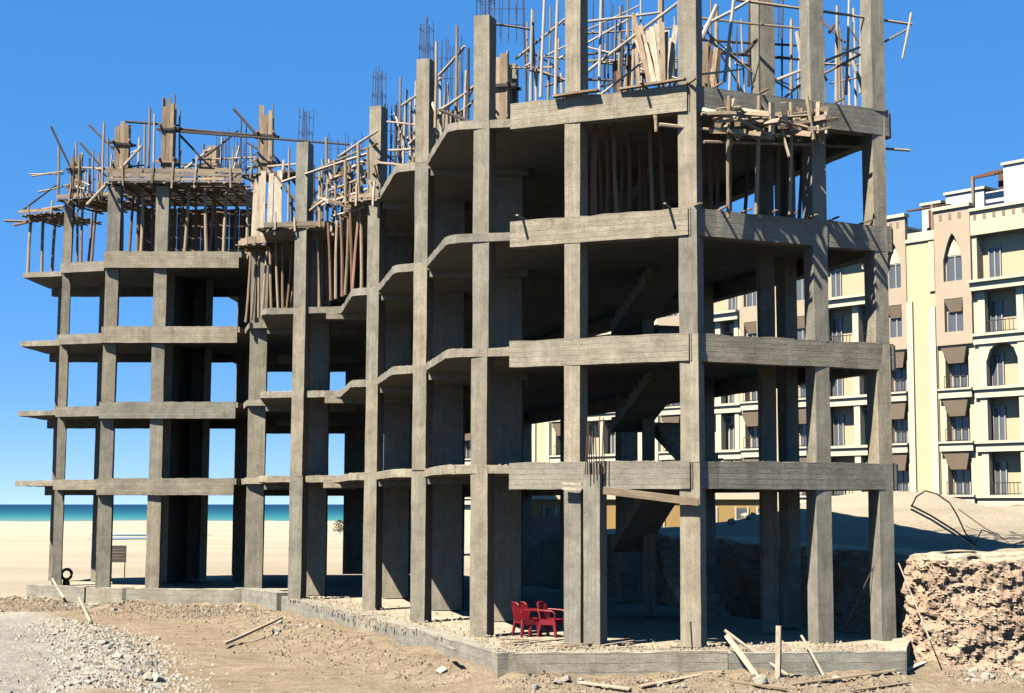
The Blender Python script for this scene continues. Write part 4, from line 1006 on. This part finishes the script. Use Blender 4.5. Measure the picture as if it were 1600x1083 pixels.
# low ochre building and pink wall at the foot of the slope
lo = empty('low_building', (3.0, 79.0, 0.6), 'low ochre building with small dark windows seen under the first floor', 'building')
def lp(name, x0, x1, y0, y1, z0, z1, mat, parent=lo): return obj(name, mesh(name, box_v(x0, x1, y0, y1, z0, z1), BOXF), M[mat], parent)
lp('wall', -6.5, 7.2, 0, 4, 0, 2.95, 'ochre'); lp('roof_band', -6.7, 7.4, -.15, 4.2, 2.95, 3.45, 'trim')
for u in (-4.6, -3.4, .9, 3.6, 5.2, 6.3):
    wv = lp('window', u, u + .55, -.02, .05, 1.5, 2.5, 'glass'); lp('frame', u - .08, u, -.06, -.022, 1.4, 2.6, 'trim', wv); lp('frame', u + .55, u + .63, -.06, -.022, 1.4, 2.6, 'trim', wv)
pw = obj('pink_wall', mesh('pink_wall', box_v(-3.6, 0.2, 76.0, 76.3, 0.5, 2.75), BOXF), M['pink']); tag(pw, 'low pink wall in front of the ochre building', 'wall')

# ================================================================== SMALL THINGS ON THE GROUND
def place_pole(name, p, q, r, mat, label, cat='pole', w=None, kind='pole', group=None, face=None):
    return tag(stick(name, p, q, r, mat, None, kind, w=w, face=face), label, cat, group)
gp = lambda px, py, Z: on_z(px, py, Z)
place_pole('loose_timber', gp(1190, 1068, -.62), at(1135, 992, 35.05), .06, 'pale', 'thick pale timber leaning at the far left of the front pile', 'timber', .11, 'plank', None, (-.6, -.8, 0))
place_pole('loose_timber', gp(1240, 1062, -.6), at(1132, 985, 35.3), .045, 'pale', 'long pale pole crossing behind the thick leaning timber', 'timber')
place_pole('upright_post', at(1215, 1064, 34.35), at(1217, 978, 34.4), .06, 'pale', 'pale post standing upright before the ground beam', 'post', .12, 'plank', None, (-.6, -.8, 0))
place_pole('loose_timber', gp(1292, 1066, -.62), at(1252, 993, 35.15), .035, 'pale', 'thin pale pole leaning right of the upright post', 'timber')
place_pole('thin_rod', gp(1084, 1058, -.65), at(1079, 970, 35.0), .022, 'timber', 'thin rod standing in front of the corner column', 'rod')
place_pole('thin_rod', at(1453, 1000, 36.2), at(1404, 880, 37.0), .018, 'pale', 'thin pale pole leaning against the rightmost column', 'rod')
place_pole('dark_cable', at(1317, 985, 38.5), at(1368, 880, 38.6), .02, 'darkpole', 'dark brace slanting between the two rightmost columns', 'brace')
place_pole('loose_timber', gp(350, 1006, -.6), gp(441, 965, -.25), .05, 'pale', 'pale pole lying aslant on the dirt before the inner corner', 'timber')
place_pole('loose_timber', at(100, 935, 60.5), at(82, 905, 63.2), .05, 'pale', 'pale pole leaning on the far left ground beam', 'timber')
place_pole('loose_timber', gp(141, 972, -.5), gp(122, 932, -.35), .05, 'pale', 'pale pole lying on the rubble at the far left', 'timber')
lab = 'weathered board lying before the front ground beam'
for (x0, y0, x1, y1) in ((1000, 1076, 1095, 1066), (1110, 1070, 1230, 1076), (1240, 1070, 1400, 1064), (1330, 1078, 1420, 1070), (905, 1073, 985, 1079), (1060, 1060, 1130, 1064), (1400, 1060, 1445, 1050)):
    a, b_ = gp(x0, y0, -.6), gp(x1, y1, -.6); a.z = ground(a.x, a.y) + .05; b_.z = ground(b_.x, b_.y) + .07
    place_pole('loose_board', a, b_, .03, random.choice(['timber', 'board', 'pale']), lab, 'board', .14, 'plank', 'boards lying before the ground beam', (0, 0, 1))
number_row('boards lying before the ground beam')
lab = 'splintered board lying on the trodden ground floor edge'
for k in range(16):
    u = random.random(); q = Vector((-2.3 + u * 4.6 + (1 if k % 3 == 0 else 0) * J(3), 36.2 + random.random() * 2.6 - u * .6, .02 + J(.015))); a = J(3.1)
    d = Vector((math.cos(a), math.sin(a), .03)) * random.uniform(.25, .7)
    place_pole('floor_board', q - d, q + d, .025, random.choice(['timber', 'board', 'greyboard']), lab, 'board', .12, 'plank', 'boards on the ground floor edge', (0, 0, 1))

# red plastic chairs
def red_chair(loc, rz, label, lift=0.0, tilt=0.0):
    t = empty('plastic_chair', (loc[0], loc[1], loc[2] + lift), label, 'chair', None, rz)
    t.rotation_euler = (tilt, 0, rz)
    def part(name, fn):
        mb = MB(); fn(mb); o = mb.build(name, M['red'], t); return o
    def seat(mb):
        N = 7; v = []; f = []
        for top in (1, 0):
            for j in range(N):
                for i in range(N):
                    u, w_ = i / (N - 1) - .5, j / (N - 1) - .5
                    z = .43 - .035 * math.cos(u * 3.0) * math.cos(w_ * 2.6) + .02 * abs(w_) - (0 if top else .025)
                    v.append((u * (.46 - .05 * w_), w_ * .44, z))
        for j in range(N - 1):
            for i in range(N - 1):
                a = j * N + i; f.append((a, a + 1, a + N + 1, a + N)); b_ = a + N * N; f.append((b_, b_ + N, b_ + N + 1, b_ + 1))
        for i in range(N - 1):
            for a, b_ in ((i, i + 1), ((N - 1) * N + i + 1, (N - 1) * N + i)): f.append((a, a + N * N, b_ + N * N, b_))
            for a, b_ in (((i + 1) * N, i * N), (i * N + N - 1, (i + 1) * N + N - 1)): f.append((a, a + N * N, b_ + N * N, b_))
        mb.add(v, f)
    part('seat', seat)
    for sx, sy in ((-1, -1), (1, -1), (1, 1), (-1, 1)):
        def leg(mb):
            for dx, dy in ((0, -.0), (0, -.035 * sy), (-.03 * sx, 0)):
                mb.tube((sx * .265 + dx * .6, sy * .265 + dy * .6, 0), (sx * .215 + dx, sy * .205 + dy, .43), .024, 7, .034)
        part('leg', leg)
    def apron(mb):
        for s_ in (-1, 1):
            mb.box(s_ * .235 - .012, s_ * .235 + .012, -.2, .21, .30, .435)
        mb.box(-.22, .22, -.222, -.2, .33, .425); mb.box(-.22, .22, .2, .222, .33, .43)
    part('apron', apron)
    def back(mb):
        for k in range(7):
            u = -.19 + k * .0633
            mb.path([(u, .215 + .02 * math.cos(u * 7), .44), (u, .255 + .03 * math.cos(u * 7), .62), (u * .96, .29 + .04 * math.cos(u * 7), .80)], .028, 6)
    part('backrest_slats', back)
    part('backrest_rim', lambda mb: mb.path([(-.235, .20, .42), (-.235, .25, .62), (-.20, .31, .80), (-.1, .335, .845), (.1, .335, .845), (.20, .31, .80), (.235, .25, .62), (.235, .20, .42)], .026, 8))
    for s in (-1, 1):
        part('armrest', lambda mb: mb.path([(s * .24, .25, .66), (s * .275, .05, .655), (s * .285, -.16, .645), (s * .27, -.235, .60), (s * .245, -.23, .43)], .024, 8))
    return t
cy = 39.7
red_chair((xat(822, cy, .4), cy, -.04), R(118), 'leftmost of the three red plastic chairs beside the twin column')
red_chair((xat(836, cy + .1, .4), cy + .12, -.04), R(112), 'middle red plastic chair pushed close behind the leftmost one')
red_chair((xat(862, cy - .15, .4), cy - .1, -.04), R(62), 'rightmost red plastic chair, its arms towards the twin column')

# information board on the beach
q = gp(184, 903, -.66); q.z = ground(q.x, q.y); t = empty('beach_sign', q, 'dark notice board on a thin post out on the sand', 'sign')
MB().tube((.36, 0, 0), (.36, 0, 1.0), .03, 8).build('post', M['iron'], t); MB().tube((-.36, 0, 0), (-.36, 0, 1.0), .03, 8).build('post', M['iron'], t)
bo = MB().box(-.42, .42, -.03, .03, .85, 1.75).build('board', M['darkpole'], t)
for k in range(4): MB().box(-.34, .34 - .1 * (k % 2), -.036, -.032, 1.02 + k * .17, 1.06 + k * .17).build('pale_line', M['greyboard'], bo)
# old tyre propped on a block at the foot of the leftmost column
q = Vector((xat(104, 64.3, .4), 64.3, -.05)); t = empty('old_tyre', q, 'black tyre propped on a dark block at the foot of the leftmost column', 'tyre')
MB().path([(.21 * math.cos(R(a)), .03 * math.sin(R(a)), .46 + .21 * math.sin(R(a))) for a in range(-80, 281, 20)], .062, 8).build('tread', M['black'], t)
MB().add([(-.14, -.1, 0), (.15, -.12, 0), (.13, .1, 0), (-.15, .1, 0), (-.12, -.08, .21), (.12, -.1, .19), (.11, .08, .2), (-.12, .08, .22)], BOXF).build('block', M['darkpole'], t)
# bent steel bars on the sand slope
for i, (pts, r, mat, lb) in enumerate((
    ([(1424, 792, 46), (1432, 776, 46), (1446, 767, 46), (1464, 772, 46), (1484, 786, 46), (1496, 806, 45.5), (1508, 832, 45), (1520, 848, 44)], .022, 'rust', 'bar bent in a high arch over the sand slope'),
    ([(1424, 790, 47), (1455, 806, 46), (1490, 828, 45), (1524, 852, 43.5)], .03, 'rust', 'long straight pipe lying down the sand slope'),
    ([(1424, 796, 46.5), (1455, 812, 45.6), (1490, 834, 44.6), (1522, 855, 43.2)], .035, 'pale', 'pale batten lying down the sand slope beside the pipe'),
    ([(1498, 796, 50), (1540, 826, 48), (1560, 836, 47), (1580, 852, 45.5), (1600, 846, 45)], .018, 'rust', 'thin bar curving over the sand at the far right'),
    ([(1522, 852, 44), (1534, 828, 45), (1552, 834, 45)], .018, 'rust', 'short hooked bar at the end of the pipe'))):
    tag(MB().path([at(*p) for p in pts], r, 6).build('bent_bar', M[mat]), lb, 'bar')
# shrub on the shore
q = gp(531, 834, -.85); q.z = ground(q.x, q.y); t = empty('shore_shrub', q, 'green shrub on the shore seen between two columns', 'shrub')
MB().tube((0, 0, 0), (.1, 0, 1.0), .08, 6, .04).build('trunk', M['darkpole'], t)
mb = MB()
for k in range(420):
    a, r_, z = random.random() * 6.28, random.random() ** .5 * 1.1, random.uniform(.3, 1.9)
    r_ *= math.sin(min(3.0, z / 2.0 * 2.6 + .4)); c_ = Vector((r_ * math.cos(a), r_ * math.sin(a), z)); e = [Vector((J(.16), J(.16), J(.16))) for _ in range(3)]
    mb.add([c_ + x for x in e], [(0, 1, 2)])
mb.build('crown', M['leaf'], t)

# ------------------------------------------------------------------ rubble
def rock_mesh(name, mat, seed):
    bm = bmesh.new(); bmesh.ops.create_icosphere(bm, subdivisions=2, radius=1.0)
    o = Vector((seed * 3.1, seed * 1.7, seed * .9))
    for v_ in bm.verts:
        v_.co *= 1 + .35 * noise.noise(v_.co * 1.1 + o) + .16 * noise.noise(v_.co * 2.7 + o)
        for ax in range(3):                      # chop flat faces
            lim = .62 + .2 * noise.noise(o + Vector((ax, 0, 0)))
            if abs(v_.co[ax]) > lim: v_.co[ax] = math.copysign(lim, v_.co[ax])
    me = bpy.data.meshes.new(name); bm.to_mesh(me); bm.free(); me.materials.append(M[mat]); return me
ROCK = {m_: [rock_mesh('rubble_' + m_, m_, i + 1) for i in range(7)] for m_ in ('stone', 'cinder')}
def rock(x, y, s, mat, label, group, z=None):
    o = bpy.data.objects.new('rubble_stone', random.choice(ROCK[mat])); C.objects.link(o)
    o.location = (x, y, (ground(x, y) if z is None else z) + s * .25)
    o.scale = (s * random.uniform(.8, 1.3), s * random.uniform(.8, 1.3), s * random.uniform(.55, .9)); o.rotation_euler = (J(.5), J(.5), random.random() * 6.28)
    return tag(o, label, 'stone', group)
for k in range(165):
    y = 33.2 + 17 * random.random() ** 1.25; x = road_edge(y) + random.gauss(.15, .62)
    s = random.uniform(.055, .125) * (1.35 if random.random() < .12 else 1)
    rock(x, y, s, random.choice(['stone', 'cinder', 'stone']), 'broken stone in the rubble ridge beside the grey gravel track', 'stones of the ridge beside the track')
def along(poly, u):
    k = u * (len(poly) - 1); i = min(int(k), len(poly) - 2); t = k - i
    return poly[i][0] + (poly[i + 1][0] - poly[i][0]) * t, poly[i][1] + (poly[i + 1][1] - poly[i][1]) * t, poly[i], poly[i + 1]
def offset_pt(poly, u, off):
    x, y, a, b_ = along(poly, u); dx, dy = b_[0] - a[0], b_[1] - a[1]; L = math.hypot(dx, dy)
    return x + dy / L * off, y - dx / L * off
for k in range(95):
    u = random.random() * .98; x, y = offset_pt(PLF[:7], u, .55 + abs(random.gauss(0, .8)))
    rock(x, y, random.uniform(.05, .13) * (1.5 if random.random() < .1 else 1), random.choice(['stone', 'stone', 'cinder']), 'broken stone in the rubble heaped along the foot of the ground beams', 'stones heaped along the ground beams')
for k in range(24):
    x = random.uniform(8.6, 12.5); y = 36.3 - random.random() * 1.4
    rock(x, y, random.uniform(.06, .17), 'stone', 'clod fallen at the foot of the cut earth bank', 'clods under the earth bank')
for k in range(14):
    px = random.uniform(1120, 1195); q = gp(px, random.uniform(812, 838), 2.15)
    rock(q.x, q.y, random.uniform(.15, .4), 'stone', 'pale rock in the heap behind the building under the first floor', 'rocks heaped behind the building')
# fine debris nobody could count
def crumbs(name, label, mat, pts, smin, smax):
    mb = MB()
    for (x, y, z) in pts:
        s = random.uniform(smin, smax); v = []
        a0 = random.random() * 6.28; r3 = [random.uniform(.7, 1.3) for _ in range(4)]
        v = [(x + s * r3[i] * math.cos(a0 + i * 1.571), y + s * r3[i] * math.sin(a0 + i * 1.571), z - .2 * s + J(.1) * s) for i in range(4)] + [(x + J(.4) * s, y + J(.4) * s, z + s * random.uniform(.5, 1.0)), (x + J(.6) * s, y + J(.6) * s, z + s * random.uniform(.4, .8))]
        mb.add(v, [(0, 1, 4), (1, 2, 5), (1, 5, 4), (2, 3, 5), (3, 4, 5), (3, 0, 4)])
    o = mb.build(name, M[mat]); tag(o, label, 'debris', None, 'stuff')
pts = []
for k in range(5200):
    y = 32.6 + 19 * random.random() ** 1.2; x = road_edge(y) + random.gauss(.1, .85); pts.append((x, y, ground(x, y)))
crumbs('gravel_ridge', 'fine grey gravel of the ridge beside the track', 'stone', pts, .015, .085)
pts = []
for k in range(5000):
    y = 32.5 + 20 * random.random(); x = road_edge(y) - random.random() ** 1.5 * 11; pts.append((x, y, ground(x, y)))
crumbs('track_gravel', 'loose gravel scattered on the grey track', 'cinder', pts, .008, .03)
pts = []
for k in range(9000):
    u = random.random(); x, y = offset_pt(PLF[:7], u, .4 + abs(random.gauss(0, 1.5))); pts.append((x, y, ground(x, y)))
crumbs('plinth_rubble', 'crumbled rubble and earth along the ground beams', 'spoil', pts, .012, .085)
pts = []
for k in range(2500):
    x = random.uniform(8.4, 13); y = 36.6 - abs(random.gauss(0, .9)); pts.append((x, y, ground(x, y)))
crumbs('bank_crumbs', 'crumbled earth under the cut bank', 'spoil', pts, .015, .07)
pts = []
for k in range(1700):
    i = random.randrange(0, int(len(pp) * .62)); j = random.randrange(2, int(NT * .84)); q = bv[i * (NT + 1) + j]
    if q[1] < 38.4: pts.append((q[0], q[1] - .01, q[2]))
crumbs('bank_clods', 'earth clods clinging to the cut bank', 'clod', pts, .02, .06)
pts = []
for k in range(3200):
    u = random.random(); x, y = offset_pt(PLF[4:7], u, -(.1 + abs(random.gauss(0, 1.0)))); pts.append((x, y, 0.0))
crumbs('floor_debris', 'rubble strewn on the edge of the ground floor', 'spoil', pts, .015, .06)
pts = []
for i in range(1, 5):
    for (p, q) in (((-1.6, 37.85), (2.6, 36.1)), ((2.8, 36.1), (7.9, 38.55)), ((-18.6, 60.5), (-13.5, 60.5)), ((-3.3, 39.7), (-1.7, 39.35)), ((-8.3, 54.35), (-11.2, 54.85)), ((-12.6, 59.2), (-12, 59.1)), ((-5.3, 44.85), (-4.3, 44.25)), ((-7.2, 49.8), (-6.4, 49.4))):
        L = math.hypot(q[0] - p[0], q[1] - p[1])
        for k in range(int(L * 16)):
            t = random.random(); t = t if nz(t * L, i * 3.3 + p[0], 1.3) > -.1 else random.random()
            pts.append((p[0] + (q[0] - p[0]) * t + J(.04), p[1] + (q[1] - p[1]) * t + abs(random.gauss(0, .1)), FLZ[i] + .005))
crumbs('slab_edge_crumbs', 'hardened mortar crumbs along the edges of the floors', 'stone', pts, .012, .045)
